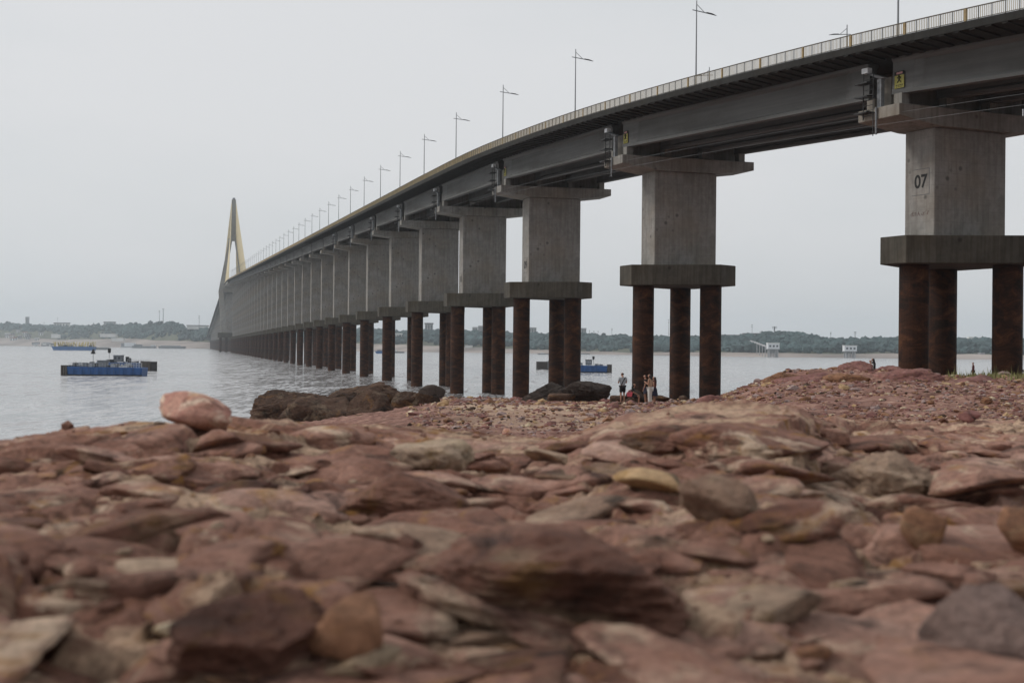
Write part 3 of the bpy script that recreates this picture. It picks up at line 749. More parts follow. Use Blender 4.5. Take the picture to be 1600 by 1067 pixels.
# start so that a lamp stands at x = 1087 in the photograph
best = min(range(len(S)), key=lambda k: abs(proj(bp(float(S[k]), -9.75, 0, zg(float(S[k])) + 6))[0] - 1087))
L0 = L[best]; n = 0
for k in range(-1, 46):
    q = L0 + k * 29.7; s = float(np.interp(q, L, S))
    if k == -1: lab = 'grey lamp pole at the far right rising out of the top of the picture'
    elif k < 30: lab = 'grey street lamp on the bridge deck, %s complete lamp from the right' % NTH[k]
    else: lab = 'tiny distant grey street lamp on the bridge deck close to the pylon'
    place_lamp(s, -1, lab)
S, L = arc_table(9.75, -2, 6, 3000)
for tx, lab in ((1323, 'lamp head just showing above the railing, its arm pointing left'), (1108, 'lamp arm seen through the railing beside the first tall lamp')):
    best = min(range(len(S)), key=lambda k: abs(proj(bp(float(S[k]), 9.75, 0, zg(float(S[k])) + 10))[0] - tx)); place_lamp(float(S[best]), 1, lab)
# ------------------------------------------------------------ rocks
import bmesh
_ico = {}
def ico(sub):
    if sub not in _ico:
        b = bmesh.new(); bmesh.ops.create_icosphere(b, subdivisions=sub, radius=1); b.verts.ensure_lookup_table()
        _ico[sub] = (np.array([v.co[:] for v in b.verts]), np.array([[v.index for v in f.verts] for f in b.faces])); b.free()
    return _ico[sub]
def rock_arrays(seed, sub=5, planes=16, sharp=14, rough=.10, freq=1.3, dmin=.62):
    P, Fc = ico(sub); rg = np.random.RandomState(seed)
    n = rg.normal(size=(planes, 3)); n /= np.linalg.norm(n, axis=1)[:, None]; d = rg.uniform(dmin, 1.0, planes)
    dt = np.maximum(P @ n.T, 1e-3) / d                         # 1/r per plane
    r = 1 / (np.sum(dt ** sharp, axis=1) ** (1 / sharp)); r = np.minimum(r, 1.25)
    V = P * r[:, None]; q = V * freq + seed * 3.7
    f = fbm(q[:, 0], q[:, 1], q[:, 2], oct=5 if sub > 3 else 3, seed=seed, gain=.55) + .5 * fbm(q[:, 0] * 1.2, q[:, 1] * 1.2, q[:, 2] * 1.7, oct=4 if sub > 3 else 2, seed=seed + 9, ridged=True)
    q2 = V * freq * 3.1 + seed; f2 = fbm(q2[:, 0], q2[:, 1], q2[:, 2] * 1.6, oct=4 if sub > 3 else 2, seed=seed + 31, gain=.6, ridged=True)
    V = V * (1 + rough * (.7 * f + .35 * f2))[:, None]
    st = 5 + seed % 4; w = V[:, 2] * st + .8 * vnoise(V[:, 0] * 2, V[:, 1] * 2, V[:, 2] * 0, seed); fr = w - np.floor(w)
    V[:, :2] *= (1 + rough * .07 * (sst(fr, 0, .25) - fr))[:, None]
    return V, Fc
def rock(name, loc, dims, mat, seed, rot=(0, 0, 0), sub=None, parent=None, **kw):
    if sub is None: sub = 5 if 'bedrock' in mat else 4
    V, Fc = rock_arrays(seed, sub, **{k: v for k, v in kw.items() if k in ('planes', 'sharp', 'rough', 'freq')})
    V = V / (V.max(0) - V.min(0)) * np.array(dims)
    me = fast_mesh(name, V, Fc, True); o = link(name, me, M[mat]); o.location = loc; o.rotation_euler = [R(a) for a in rot]
    for k in ('label', 'category', 'group'):
        if k in kw: o[k] = kw[k]
    return o
def stone_px(px, base, w, h, mat, seed, label, depth=.8, sink=.22, rot=(0, 0, 0), Y=None, name='stone', cat='stone', group=None, **kw):
    """a stone w x h pixels large in the photograph, lying on the ground seen at pixel (px, base)"""
    p = hit(px, base, 1.2 if Y is None else Y - 8) if Y is None else Vector(((px - 800) / F * Y, Y, gz((px - 800) / F * Y, Y)))
    s = p.y / F; wd, ht = w * s, h * s
    k = ht / (1 - sink); base_z = p.z if Y is None else H - (base - hor(px)) * Y / F
    loc = (p.x, p.y + wd * depth * .25, base_z - k * sink + k / 2)
    kw2 = dict(label=label, category=cat);
    if group: kw2['group'] = group
    return rock(name, loc, (wd, wd * depth, k), mat, seed, rot, **kw2, **kw)
sp = stone_px
sp(298, 680, 118, 56, 'rock_pink', 3, 'pale pink stone with white patches perched on the rock crest at left', .8, .12, (4, 13, 10), planes=9, sharp=12, rough=.10, name='perched_stone')
sp(1030, 783, 122, 34, 'rock_tan', 12, 'flat tawny stone with a shadowed underside lying mid rock, right of centre', .9, .1, (0, 2, 5), planes=9, sharp=20, rough=.05)
sp(1152, 810, 140, 56, 'bedrock_tan', 18, 'lumpy tan and ochre stone just right of the flat tawny stone', 0.9, 0.42, (0, 14, -12), planes=10, sharp=34, rough=0.24)
sp(1452, 864, 92, 66, 'rock_brown', 25, 'angular brown stone with a pointed top lying on smooth rock at right', .9, .12, (0, 5, 30), planes=9, sharp=26, rough=.13)
sp(1612, 870, 84, 78, 'rock_brown', 31, 'rounded rust brown stone cut by the right edge of the picture', .9, .12, planes=11, sharp=12, rough=.12)
sp(545, 1036, 122, 100, 'rock_brown', 37, 'brick brown stone with a peaked top near the bottom of the picture', .9, .12, (0, -8, 20), planes=9, sharp=26, rough=.13)
sp(276, 1000, 76, 26, 'rock_cream', 41, 'oval cream pebble wedged under a ledge near the bottom left', .7, .12, planes=14, sharp=7, rough=.03, name='pebble')
sp(1232, 953, 15, 13, 'white', 43, 'tiny white pebble at the foot of a tan ledge, lower right', .9, .1, planes=12, sharp=6, rough=.02, sub=3, name='pebble')
sp(1550, 1100, 250, 175, 'rock_slate', 47, 'large rounded grey mauve boulder in the bottom right corner', .8, .15, planes=11, sharp=14, rough=.16, sub=6, name='boulder')
sp(648, 806, 237, 62, 'bedrock_dark', 52, 'dark brown slab with orange stains in the middle left of the rocks', 0.9, 0.42, (0, 3, 8), planes=10, sharp=34, rough=0.21)
sp(662, 728, 158, 38, 'bedrock_tan', 57, 'pale cream pyramid shaped rock near the crest, left of centre', 1.0, 0.42, (0, 0, 20), planes=10, sharp=34, rough=0.18)
sp(865, 974, 460, 120, 'bedrock_dark', 61, 'huge dark maroon boulder face in the lower middle of the rocks', 0.9, 0.42, (0, 2, -4), planes=10, sharp=34, rough=0.26, sub=6, name='boulder')
sp(385, 1026, 270, 98, 'bedrock_dark', 66, 'maroon block with a dark gap under it at lower left', 0.9, 0.42, (0, 8, 12), planes=10, sharp=34, rough=0.21, sub=6, name='boulder')
sp(545, 1066, 10, 5, 'rock_cream', 67, 'little cream chip at the bottom edge below the brick brown stone', .9, .2, sub=3, name='pebble')
sp(1400, 788, 198, 72, 'bedrock_tan', 71, 'lumpy olive grey rock right of centre with pitted faces', 0.9, 0.42, (0, 10, 0), planes=10, sharp=34, rough=0.36)
sp(1312, 752, 171, 41, 'bedrock_dark', 73, 'dark ridge shaped rock left of the olive grey rock', 0.9, 0.42, (0, -14, 10), planes=10, sharp=34, rough=0.24)
sp(1045, 700, 158, 31, 'bedrock_dark', 77, 'rounded olive brown rock on the crest right of centre', 0.9, 0.42, planes=10, sharp=34, rough=0.24)
sp(1190, 710, 277, 44, 'bedrock', 83, 'broad smooth mauve mound on the crest, right of centre', 0.9, 0.42, planes=10, sharp=34, rough=0.18)
sp(745, 1006, 121, 25, 'bedrock_tan', 103, 'cream flake lying below the huge dark boulder face', 0.9, 0.42, planes=10, sharp=34, rough=0.18)
sp(793, 679, 16, 10, 'rock_pink', 117, 'small pinkish pebble on the crest below the bridge piles', 1, .2, sub=3, name='pebble')
sp(1517, 660, 34, 18, 'rock_maroon', 119, 'small dark stone on the pale crest near the right edge', 1, .2, sub=4)

# overlapping plates of the fractured bedrock, pieces of the ground itself
rg = np.random.RandomState(23); y = 686.0
while y < 1120:
    px = -90 + rg.uniform(0, 60)
    while px < 1700:
        k_ = (y - 480) / 330; w = rg.choice([rg.uniform(70, 150), rg.uniform(130, 290)]) * k_; yy = y + rg.uniform(-9, 9) * k_
        if yy > np.interp(px, CX, CY) + 14:
            p = hit(px, min(yy, 1200), 1.0, 12); s_ = p.y / F; wd = w * s_; th = wd * rg.uniform(.20, .34); dp = wd * rg.uniform(.6, 1.0)
            V, Fc = rock_arrays(int(3000 + y * 7 + px), 4, planes=8, sharp=60, rough=.15, freq=2.3, dmin=.42); V = V / (V.max(0) - V.min(0)) * np.array((wd, dp, th))
            me = fast_mesh('bedrock_slab', V, Fc, True); q_ = rg.rand(); me.materials.append(M['bedrock' if q_ < .74 else 'bedrock_dark' if q_ < .93 else 'bedrock_tan'])
            o = link('bedrock_slab', me, None, GROUND); o.location = (p.x, p.y + dp * .25, p.z - th * rg.uniform(.05, .28)); o.rotation_euler = (R(rg.uniform(-4, 12)), R(rg.uniform(-13, 13)), R(rg.uniform(-35, 35)))
        px += w * rg.uniform(.55, .95)
    y += 24 * (y - 480) / 330
# dark rocks at the water's edge and boulders below the bridge
G = 'dark rocks at the water edge'
sp(447, 680, 160, 74, 'rock_dark', 131, 'leftmost long dark rock at the water edge', .5, .2, (0, -3, -5), Y=80, planes=9, sharp=30, rough=.26, name='shore_rock', group=G, sub=6)
sp(545, 690, 180, 98, 'rock_dark', 133, 'big dark rock with an orange brown top, middle of the water edge rocks', .7, .2, (0, 2, 5), Y=77, planes=9, sharp=30, rough=.28, name='shore_rock', group=G, sub=6)
sp(505, 684, 134, 70, 'rock_dark', 134, 'sloping dark brown rock between the leftmost and the biggest shore rock', .7, .2, (0, -9, 5), Y=74, planes=9, sharp=30, rough=.26, name='shore_rock', group=G)
sp(580, 676, 80, 62, 'rock_dark', 135, 'cracked dark rock right against the biggest shore rock', .8, .2, (0, 6, 5), Y=73, planes=9, sharp=30, rough=.28, name='shore_rock', group=G)
sp(568, 672, 52, 24, 'rock_dark', 136, 'low tilted rock slab at the foot of the biggest shore rock', .8, .2, (0, -14, 5), Y=66, planes=9, sharp=30, rough=.1, name='shore_rock', group=G)
sp(637, 672, 90, 68, 'rock_dark', 137, 'flat topped brown shore rock just right of the gap', .8, .15, (0, 5, 10), Y=76, planes=9, sharp=30, rough=.2, name='shore_rock', group=G, sub=6)
sp(655, 664, 50, 16, 'rock_dark', 138, 'low brown rock at the foot of the flat topped shore rock', .8, .3, (0, 5, 10), Y=70, name='shore_rock', group=G)
sp(676, 632, 44, 31, 'rock_grey', 139, 'rounded grey brown rock before the bridge piles in the water', .8, .15, Y=118, planes=9, sharp=30, rough=.1, name='shore_rock', group=G)
sp(703, 636, 62, 15, 'rock_dark', 141, 'low heap of dark rock right of the rounded grey brown rock', .8, .2, Y=112, planes=9, sharp=30, rough=.25, name='shore_rock', group=G)
sp(735, 634, 60, 10, 'rock_dark', 142, 'thin dark rock strip on the waterline below the third pier piles', .8, .2, Y=118, planes=9, sharp=30, rough=.25, name='shore_rock', group=G)
G2 = 'boulders below the bridge'
sp(858, 638, 96, 38, 'rock_grey', 151, 'long sloping dark boulder leaning left in front of the third pier', .8, .15, (0, -19, 0), Y=96, planes=9, sharp=20, rough=.22, name='boulder', cat='boulder', group=G2, sub=6)
sp(915, 637, 84, 48, 'rock_grey', 153, 'tall domed dark boulder left of the people on the beach', .8, .12, (0, 8, 0), Y=92, planes=10, sharp=14, rough=.2, name='boulder', cat='boulder', group=G2, sub=6)
sp(885, 636, 46, 24, 'rock_dark', 154, 'black boulder in the gap between the sloping and the domed boulder', .8, .15, Y=91, name='boulder', cat='boulder', group=G2)
sp(840, 637, 50, 14, 'rock_dark', 155, 'low rubble boulder at the left foot of the sloping boulder', .8, .2, Y=90, rough=.25, name='boulder', cat='boulder', group=G2)
sp(968, 631, 36, 16, 'rock_dark', 157, 'low dark boulder behind the man in the grey shirt', .8, .15, Y=90, name='boulder', cat='boulder', group=G2)
sp(995, 630, 36, 20, 'rock_grey', 158, 'dark boulder behind the seated woman', .8, .15, Y=90, name='boulder', cat='boulder', group=G2)
sp(1034, 627, 30, 9, 'rock_dark', 159, 'flat dark boulder right of the standing women', .8, .15, Y=92, name='boulder', cat='boulder', group=G2)
sp(1068, 625, 16, 8, 'rock_dark', 160, 'small dark boulder between the second pier piles', .8, .15, Y=95, name='boulder', cat='boulder', group=G2)
sp(1112, 631, 46, 15, 'rock_maroon', 161, 'maroon boulder on the shingle under the right pile of the second pier', .8, .2, Y=72, name='boulder', cat='boulder', group=G2)
random.seed(31)
G3 = 'weathered slabs of the red ledge'
for k, (px, base, w, h, Y, lab) in enumerate([
    (1232, 600, 60, 16, 60, 'red ledge slab with the undercut left end above the shingle'),
    (1262, 612, 110, 26, 58, 'large maroon block forming the left front of the red ledge'),
    (1345, 590, 60, 20, 66, 'rounded red slab left of the seated couple'),
    (1322, 583, 40, 10, 70, 'small topmost slab on the red ledge skyline'),
    (1392, 584, 50, 11, 70, 'flat pale red slab right of the seated couple'),
    (1400, 606, 120, 24, 60, 'wide shadowed red slab below the left piles of the near pier'),
    (1320, 606, 90, 22, 58, 'red slab with a dark overhang in the middle of the ledge'),
    (1190, 620, 60, 16, 62, 'purple red rubble block at the low left end of the ledge'),
    (1205, 634, 40, 10, 55, 'small maroon slab below the left end of the ledge'),
    (1450, 598, 80, 14, 64, 'brownish slab at the foot of the near pier piles'),
    (1440, 622, 50, 14, 52, 'dark slab on the pink shingle right of the ledge'),
    (1520, 606, 130, 16, 60, 'long pink slab in front of the grassy strip'),
    (1476, 630, 34, 14, 46, 'small maroon boulder on the pink shingle'),
    (1560, 632, 70, 14, 42, 'brown streaked slab near the right edge of the shingle'),
    (1430, 640, 46, 10, 36, 'low mossy slab on the shingle at right')]):
    sp(px, base + 3, w * 1.15, h * 1.35, 'rock_maroon' if k % 3 else 'rock_brown', 200 + k, lab, .7, .3, (random.uniform(-5, 5), random.uniform(-6, 6), random.uniform(-20, 20)), Y=Y, planes=10, sharp=24, rough=.26, name='ledge_slab', cat='rock slab', group=G3, sub=5)

# loose stones, the largest as objects of their own
SM = []
for k in range(8):
    V, Fc = rock_arrays(400 + k, 2, planes=9, sharp=20, rough=.12)
    SM.append((V, Fc))
pebmats = ['rock_maroon', 'rock_brown', 'rock_tan', 'rock_lilac']
smesh = []; MNAME = {}
for k in range(12):
    V, Fc = SM[k % 8]; me = fast_mesh('beach_stone', V * np.array((.5, .42, .27)), Fc, False); me.materials.append(M[pebmats[(0, 1, 0, 2, 3, 0, 1, 3, 0, 2, 1, 3)[k]]]); smesh.append(me); MNAME[me.name] = pebmats[(0, 1, 0, 2, 3, 0, 1, 3, 0, 2, 1, 3)[k]]
rg = np.random.RandomState(5); cnt = 0
while cnt < 290:
    Y = float(np.exp(rg.uniform(np.log(17), np.log(110)))); px = rg.uniform(690, 1680); u = (px - 800) / F; z = gz(u * Y, Y)
    if z < .6: continue
    y = hor(px) + (H - z) * F / Y
    if px < 1120 and 955 < px and Y > 78 and Y < 90: continue
    o = link('beach_stone', smesh[rg.randint(12)], None); w = (rg.uniform(7, 13) if rg.rand() < .8 else rg.uniform(13, 24)) * Y / F
    w = min(w, .75); o.location = (u * Y, Y, z + w * .08); o.scale = (w, w, w * rg.uniform(.7, 1.2)); o.rotation_euler = (rg.uniform(-.2, .2), rg.uniform(-.2, .2), rg.uniform(0, 6.3))
    o['category'] = 'stone'; o['group'] = 'loose stones on the shingle beach'; o['label'] = 'loose %s stone lying among the shingle of the beach' % {'rock_maroon': 'maroon', 'rock_brown': 'brown', 'rock_tan': 'tan', 'rock_lilac': 'pinkish grey'}[MNAME[o.data.name]]; o['group'] = o['group'].replace('loose', 'loose ' + o['label'].split()[1]); cnt += 1
# shingle nobody could count
def scatter(name, N, Yr, pxr, size, mat, seed, zmin=.15, density=None, var=None):
    rg = np.random.RandomState(seed); Y = np.exp(rg.uniform(np.log(Yr[0]), np.log(Yr[1]), N)); px = rg.uniform(*pxr, N); X = (px - 800) / F * Y
    z = ground(X, Y); keep = z > zmin
    keep &= fbm(X * .30, Y * .30, oct=3, seed=81) + .4 * vnoise(X * 1.7, Y * 1.7, X * 0, 82) > rg.uniform(-.75, .35, N)
    keep &= sandmask(X, Y) < rg.uniform(.05, 1.3, N) ** 1.0
    X, Y, z, px = X[keep], Y[keep], z[keep], px[keep]; n = len(X)
    s = np.clip(rg.lognormal(0, .5, n) * size * Y / F, .012, .7)
    P, Fc = ico(1); P0 = P[:12]; b = bmesh.new(); bmesh.ops.create_icosphere(b, subdivisions=1, radius=1); P0 = np.array([v.co[:] for v in b.verts]); F0 = np.array([[v.index for v in f.verts] for f in b.faces]); b.free()
    jit = rg.uniform(.6, 1.25, (n, len(P0), 1)); V = P0[None] * jit * np.stack([s * .5, s * rg.uniform(.3, .5, n), s * rg.uniform(.14, .34, n)], -1)[:, None, :]
    a = rg.uniform(0, 6.28, n); ca_, sa_ = np.cos(a)[:, None], np.sin(a)[:, None]; x, y = V[..., 0] * ca_ - V[..., 1] * sa_, V[..., 0] * sa_ + V[..., 1] * ca_
    V = np.stack([x + X[:, None], y + Y[:, None], V[..., 2] + (z + s * .07)[:, None]], -1).reshape(-1, 3)
    Ff = (F0[None] + (np.arange(n) * len(P0))[:, None, None]).reshape(-1, 3)
    me = fast_mesh(name, V, Ff, False); return link(name, me, M[mat], kind='stuff', label='loose shingle of reddish stones covering the beach')
for k, (mat, N) in enumerate((('rock_maroon', 19000), ('rock_brown', 12000), ('rock_lilac', 11000), ('rock_dark', 6000), ('rock_tan', 6000), ('rock_cream', 2500))):
    scatter('shingle', N, (10, 135), (640, 1700), 4.4, mat, 500 + k)
# chips and grit lying on the near rock
for k, (mat, N) in enumerate((('bedrock_dark', 1500), ('bedrock_tan', 900), ('rock_brown', 700), ('bedrock', 1200))):
    o = scatter('rock_chips', N, (1.25, 10), (-250, 1850), 7.5, mat, 540 + k); o['label'] = 'small angular chips and grit lying in the hollows of the near bedrock'
rg = np.random.RandomState(19)
for k in range(26):
    px = rg.uniform(20, 1580); y = rg.uniform(700, 1040); w = rg.uniform(26, 62) * (y - 500) / 400
    m_ = ('bedrock_dark', 'rock_brown', 'bedrock_tan', 'bedrock')[k % 4]; cn = {'bedrock_dark': 'dark maroon', 'rock_brown': 'brown', 'bedrock_tan': 'tan', 'bedrock': 'mauve'}[m_]
    stone_px(px, y, w, w * rg.uniform(.3, .6), m_, 800 + k, 'small angular %s stone lying loose on the near bedrock' % cn, .8, .2, (rg.uniform(-8, 8), rg.uniform(-12, 12), rg.uniform(0, 90)), group='small %s stones loose on the near bedrock' % cn, planes=8, sharp=30, rough=.12, sub=3)
rgg = None
# grass by the right-hand piles
m = MB(); rg = np.random.RandomState(8); N = 5200
Yg = rg.uniform(66, 118, N); pg = rg.uniform(1478, 1700, N); Xg = (pg - 800) / F * Yg; Zg = ground(Xg, Yg); ng = fbm(Xg * .2, Yg * .2, oct=3, seed=85)
for X, Y, z, px, nn in zip(Xg, Yg, Zg, pg, ng):
    if nn < rg.uniform(-.3, .5) or rg.rand() > (px - 1460) / 90: continue
    h = rg.uniform(.12, .5) * (2 if rg.rand() < .03 else 1); a = rg.uniform(0, 6.28); dx, dy = math.cos(a) * .035, math.sin(a) * .035; lx, ly = rg.uniform(-.15, .15, 2)
    m.poly([(X - dx, Y - dy, z), (X + dx, Y + dy, z), (X + lx, Y + ly, z + h)], [(0, 1, 2)])
m.obj('grass', M['grass'], kind='stuff', label='dry green grass tufts by the right hand piles')
# ------------------------------------------------------------ far shore
DX = [-600, 0, 280, 450, 650, 900, 1150, 1350, 1600, 2200]; DD = [5000, 4400, 3300, 2850, 2430, 2140, 1850, 1790, 1740, 1700]
BX = [-600, 0, 60, 100, 170, 215, 240, 300, 330, 450, 640, 750, 900, 1000, 1150, 1400, 1600, 2200]
BY = [520, 528, 529, 531, 530, 529, 532, 533, 535, 536, 538.5, 543, 548.5, 551, 551, 553, 555, 561]
SX = [-600, 0, 20, 60, 100, 170, 230, 262, 285, 300, 330, 450, 600, 650, 690, 740, 800, 860, 910, 950, 1000, 1140, 1170, 1210, 1230, 1260, 1300, 1340, 1380, 1410, 1440, 1500, 1540, 1600, 2200]
SY = [503, 504, 503, 507, 508, 505, 506, 503, 508, 511, 512, 513, 513, 516, 516, 518, 519, 521, 521, 524, 525, 525, 525, 521, 520, 525, 530, 530, 527, 526, 529, 531, 532, 531, 536]
pxs = np.arange(-700, 2300, 8.0)
Ds = np.interp(pxs, DX, DD)
Bt = np.interp(pxs, BX, BY); St = np.interp(pxs, SX, SY)
bd = np.interp(pxs, [0, 300, 640, 900, 1600], [420, 330, 200, 110, 90])
def fz(px, y, Y): return H + (hor(px) - y) * Y / F
rows = []
rows.append((Ds - 30, np.full_like(Ds, -2.0))); rows.append((Ds, np.full_like(Ds, .05)))
zB = np.array([fz(a, b, d + c) for a, b, d, c in zip(pxs, Bt, Ds, bd)])
rows.append((Ds + bd * .5, zB * .45)); rows.append((Ds + bd, zB))
zS = np.array([fz(a, b, d + 520) for a, b, d in zip(pxs, St, Ds)]) - 10
rows.append((Ds + bd + (520 - bd) * .5, zB + (zS - zB) * .62)); rows.append((Ds + 520, zS)); rows.append((Ds + 900, zS * .9)); rows.append((Ds + 3300, zS * .2))
V = []
for d, z in rows: V.append(np.stack([(pxs - 800) / F * d, d, z], -1))
nR, nC = len(rows), len(pxs)
def land(name, r0, r1, mat, label):
    V_ = np.concatenate(V[r0:r1 + 1]); n = r1 - r0 + 1; idx = np.arange(n * nC).reshape(n, nC)
    V_ = V_.copy(); V_[:, 2] += np.where(V_[:, 2] > .1, 1.4 * fbm(V_[:, 0] * .02, V_[:, 1] * .02, oct=3, seed=301), 0)
    Fq = np.stack([idx[:-1, :-1], idx[:-1, 1:], idx[1:, 1:], idx[1:, :-1]], -1).reshape(-1, 4)
    link(name, fast_mesh(name, V_, Fq), M[mat], kind='structure', label=label)
land('far_bank', 0, 3, 'far_ground', 'bare reddish bank of the far shore exposed by low water')
land('far_hills', 3, 7, 'hill_ground', 'low wooded hills of the far shore')
# the wood: one mass
rg = np.random.RandomState(77)
b = bmesh.new(); bmesh.ops.create_icosphere(b, subdivisions=2, radius=1); P2 = np.array([v.co[:] for v in b.verts]); F2 = np.array([[v.index for v in f.verts] for f in b.faces]); b.free()
def blobs(X, Y, Z, s, seed, sq=.85):
    rg = np.random.RandomState(seed); n = len(X); V = P2[None] * rg.uniform(.62, 1.3, (n, len(P2), 1)) * np.stack([s, s, s * sq], -1)[:, None, :]
    V = V + np.stack([X, Y, Z], -1)[:, None, :]; return V.reshape(-1, 3), (F2[None] + (np.arange(n) * len(P2))[:, None, None]).reshape(-1, 3)
def wood(name, N, mat, seed, f0=0, f1=1, sz=(4, 8.5)):
    rg = np.random.RandomState(seed); px = rg.uniform(-120, 1720, N); f = rg.uniform(f0, f1, N) ** .8
    D = np.interp(px, DX, DD); B = np.interp(px, [0, 300, 640, 900, 1600], [420, 330, 200, 110, 90]); Y = D + B + (520 - B) * f
    zb = H + (hor(px) - np.interp(px, BX, BY)) * (D + B) / F; zs = H + (hor(px) - np.interp(px, SX, SY)) * (D + 520) / F - 10
    z = np.where(f < .5, zb + (zs - zb) * .62 * f * 2, zb + (zs - zb) * (.62 + .38 * (f - .5) * 2))
    X = (px - 800) / F * Y; s = rg.uniform(*sz, N) * (1 + .35 * (fbm(X * .012, Y * .012, oct=2, seed=9)))
    keep = ~((px < 90) & (f < .42)) & (fbm(X * .010, Y * .014, oct=3, seed=13) > -.33 - .3 * (f > .6))
    V_, Ff = blobs(X[keep], Y[keep], z[keep] + s[keep] * .75, s[keep], seed)
    link(name, fast_mesh(name, V_, Ff, False), M[mat], kind='stuff', label='hazy blue green wood covering the far hills')
wood('far_wood', 4200, 'leaf', 601); wood('far_wood', 1900, 'leaf_dark', 602, 0, 1, (3, 6)); wood('far_wood', 1200, 'leaf', 603, .85, 1, (3, 5.5))
# taller trees one can tell apart on the skyline
def far_tree(px, ytop, wpx, label, squash=.8):
    D = np.interp(px, DX, DD) + 500; p = at(px, ytop, D); w = wpx * D / F; zg_ = H + (hor(px) - np.interp(px, SX, SY)) * D / F - 10
    e = empty('broadleaf_tree', (p.x, p.y, zg_), label, 'tree', 'taller trees on the far skyline'); hgt = p.z - zg_
    MB().tube((0, 0, 0), (0, 0, hgt * .7), w * .05, w * .03, 6).obj('trunk', M['trunk'], e)
    rg = np.random.RandomState(int(px)); n = 46; a = rg.uniform(0, 6.28, n); rr = np.sqrt(rg.rand(n)) * w * .42; zz = hgt - w * .12 - (rr / (w * .42)) ** 2 * w * .22 - rg.rand(n) * w * .35
    V_, Ff = blobs(np.cos(a) * rr, np.sin(a) * rr, zz, rg.uniform(.07, .14, n) * w, int(px) + 1)
    o = link('crown', fast_mesh('crown', V_, Ff, False), M['leaf_dark'], e)
for px, y, w, lab in ((235, 500, 9, 'narrow dark tree on the far skyline just left of the twin masts'), (250, 499.5, 17, 'rounded far tree directly under the twin masts'), (270, 501, 17, 'broad domed far tree right of the twin masts'),
    (12, 501.5, 14, 'domed far tree near the left edge of the skyline'), (212, 502.5, 7, 'small far tree poking above the hill left of the twin masts'), (54, 506, 8, 'small round far tree right of the pale tower block'),
    (1235, 518.5, 30, 'tallest broad far tree right of the chimney mast'), (1262, 523, 20, 'lower rounded far tree right of the tallest one'), (1385, 524, 30, 'broad far tree just left of the near pier piles'), (1120, 522, 9, 'small far tree left of the long far building'),
    (1148, 522.5, 10, 'small round far tree at the left end of the long far building'), (943, 519, 9, 'round far tree right of the second pier from right gap'), (970, 520, 12, 'dense far tree beside the left pile of the second pier')):
    far_tree(px, y, w, lab)
# buildings
def building(px0, px1, y0, y1, Y, wall, label, roof='roof_dark', name='far_building', cat='building', group=None, strips=0, rh=.18, over=1.04, floors=0):
    a, b_ = at(px0, y1, Y), at(px1, y1, Y); top = at((px0 + px1) / 2, y0, Y).z; z0 = at((px0 + px1) / 2, y1, Y).z - 4; w = b_.x - a.x; h = top - z0; dp = min(max(w * .7, 8), 25)
    e = empty(name, ((a.x + b_.x) / 2, Y + dp / 2, z0), label, cat, group)
    r = max(.5, min(h * rh, 3))
    MB().box((0, 0, (h - r) / 2), (w, dp, h - r)).obj('wall', M[wall], e)
    MB().box((0, 0, h - r / 2 - .002), (w * over, dp * over, r)).obj('roof', M[roof], e)
    if strips:
        mw = MB().box((0, 0, 0), (w / strips * .45, .3, (h - r) * (.16 if floors else .8))).mesh('window'); mw.materials.append(M['window'])
        for k in range(strips):
            for f in range(max(floors, 1)):
                o = link('window', mw, None, e); o.location = (-w / 2 + (k + .5) * w / strips, -dp / 2 - .02, (h - r) * ((f + .6) / floors if floors else .5))
    return e
building(39.5, 44.7, 495, 508, 5000, 'wall_grey', 'lone pale grey tower block standing above the far wood at left', 'wall_grey', strips=2, floors=6)
building(84, 106, 504, 511, 4700, 'wall_white', 'pale far building with a dark flat roof and upright openings', strips=5)
building(162, 178, 502.5, 505.5, 4250, 'wall_grey', 'small far building with a dark flat roof at the hill top, left part')
building(156, 180, 521.5, 524.5, 3950, 'wall_white', 'long low white roofed shed in the far wood at left', 'wall_white')
building(174, 192, 528, 531, 3800, 'wall_white', 'low white shed just above the bare bank at left', 'wall_white')
building(80, 92, 522, 526, 4100, 'wall_white', 'small white far shed left of the blue barge', 'wall_white')
building(292, 323, 508, 512, 3700, 'wall_white', 'long white far building with a dark roof beside the descending bridge')
rg = np.random.RandomState(3)
for k in range(20):
    px = rg.uniform(-14, 62); y = 514 + rg.uniform(0, 14) + max(0, px - 30) * .06; w = rg.uniform(4, 8)
    building(px, px + w, y, y + rg.uniform(2.2, 3.6), 4830 - (y - 514) * 22 - px * 3, 'wall_white' if k % 2 else 'wall_grey', 'small pale house among the crowded houses on the left far bank', ('wall_white', 'wall_grey', 'roof_dark', 'roof_red')[k % 4], 'small_house', 'house', 'crowded houses on the left far bank', rh=.45, strips=2)
for k in range(14):
    px = rg.uniform(48, 82); y = 534 + rg.uniform(0, 4.5); w = rg.uniform(4, 7)
    building(px, px + w, y, y + 2.2, 4330 - px * 4 + 0, 'wall_grey' if k % 2 else 'wall_white', 'small pale waterside hut left of the distant blue barge', ('wall_grey', 'roof_dark')[k % 2], 'waterside_hut', 'hut', 'waterside huts left of the blue barge', rh=.4)
building(616, 628, 520.5, 527, 2750, 'wall_white', 'bright white far building seen between the piles left of centre', 'wall_white', strips=4)
building(664, 676, 504.5, 516, 3200, 'wall_grey', 'pale far block with an overhanging flat roof seen between piles', strips=3, over=1.15)
building(738, 746, 511, 522, 3150, 'wall_grey', 'hazy tower block behind the wood, left of two', 'wall_grey', strips=3, floors=5)
building(747, 756, 509, 522, 3250, 'wall_grey', 'hazy tower block behind the wood, right of two', 'wall_grey', strips=3, floors=5)
building(826, 838, 511.5, 522, 3100, 'wall_grey', 'hazy tower block seen just left of the third pier piles', 'wall_grey', strips=3, floors=4)
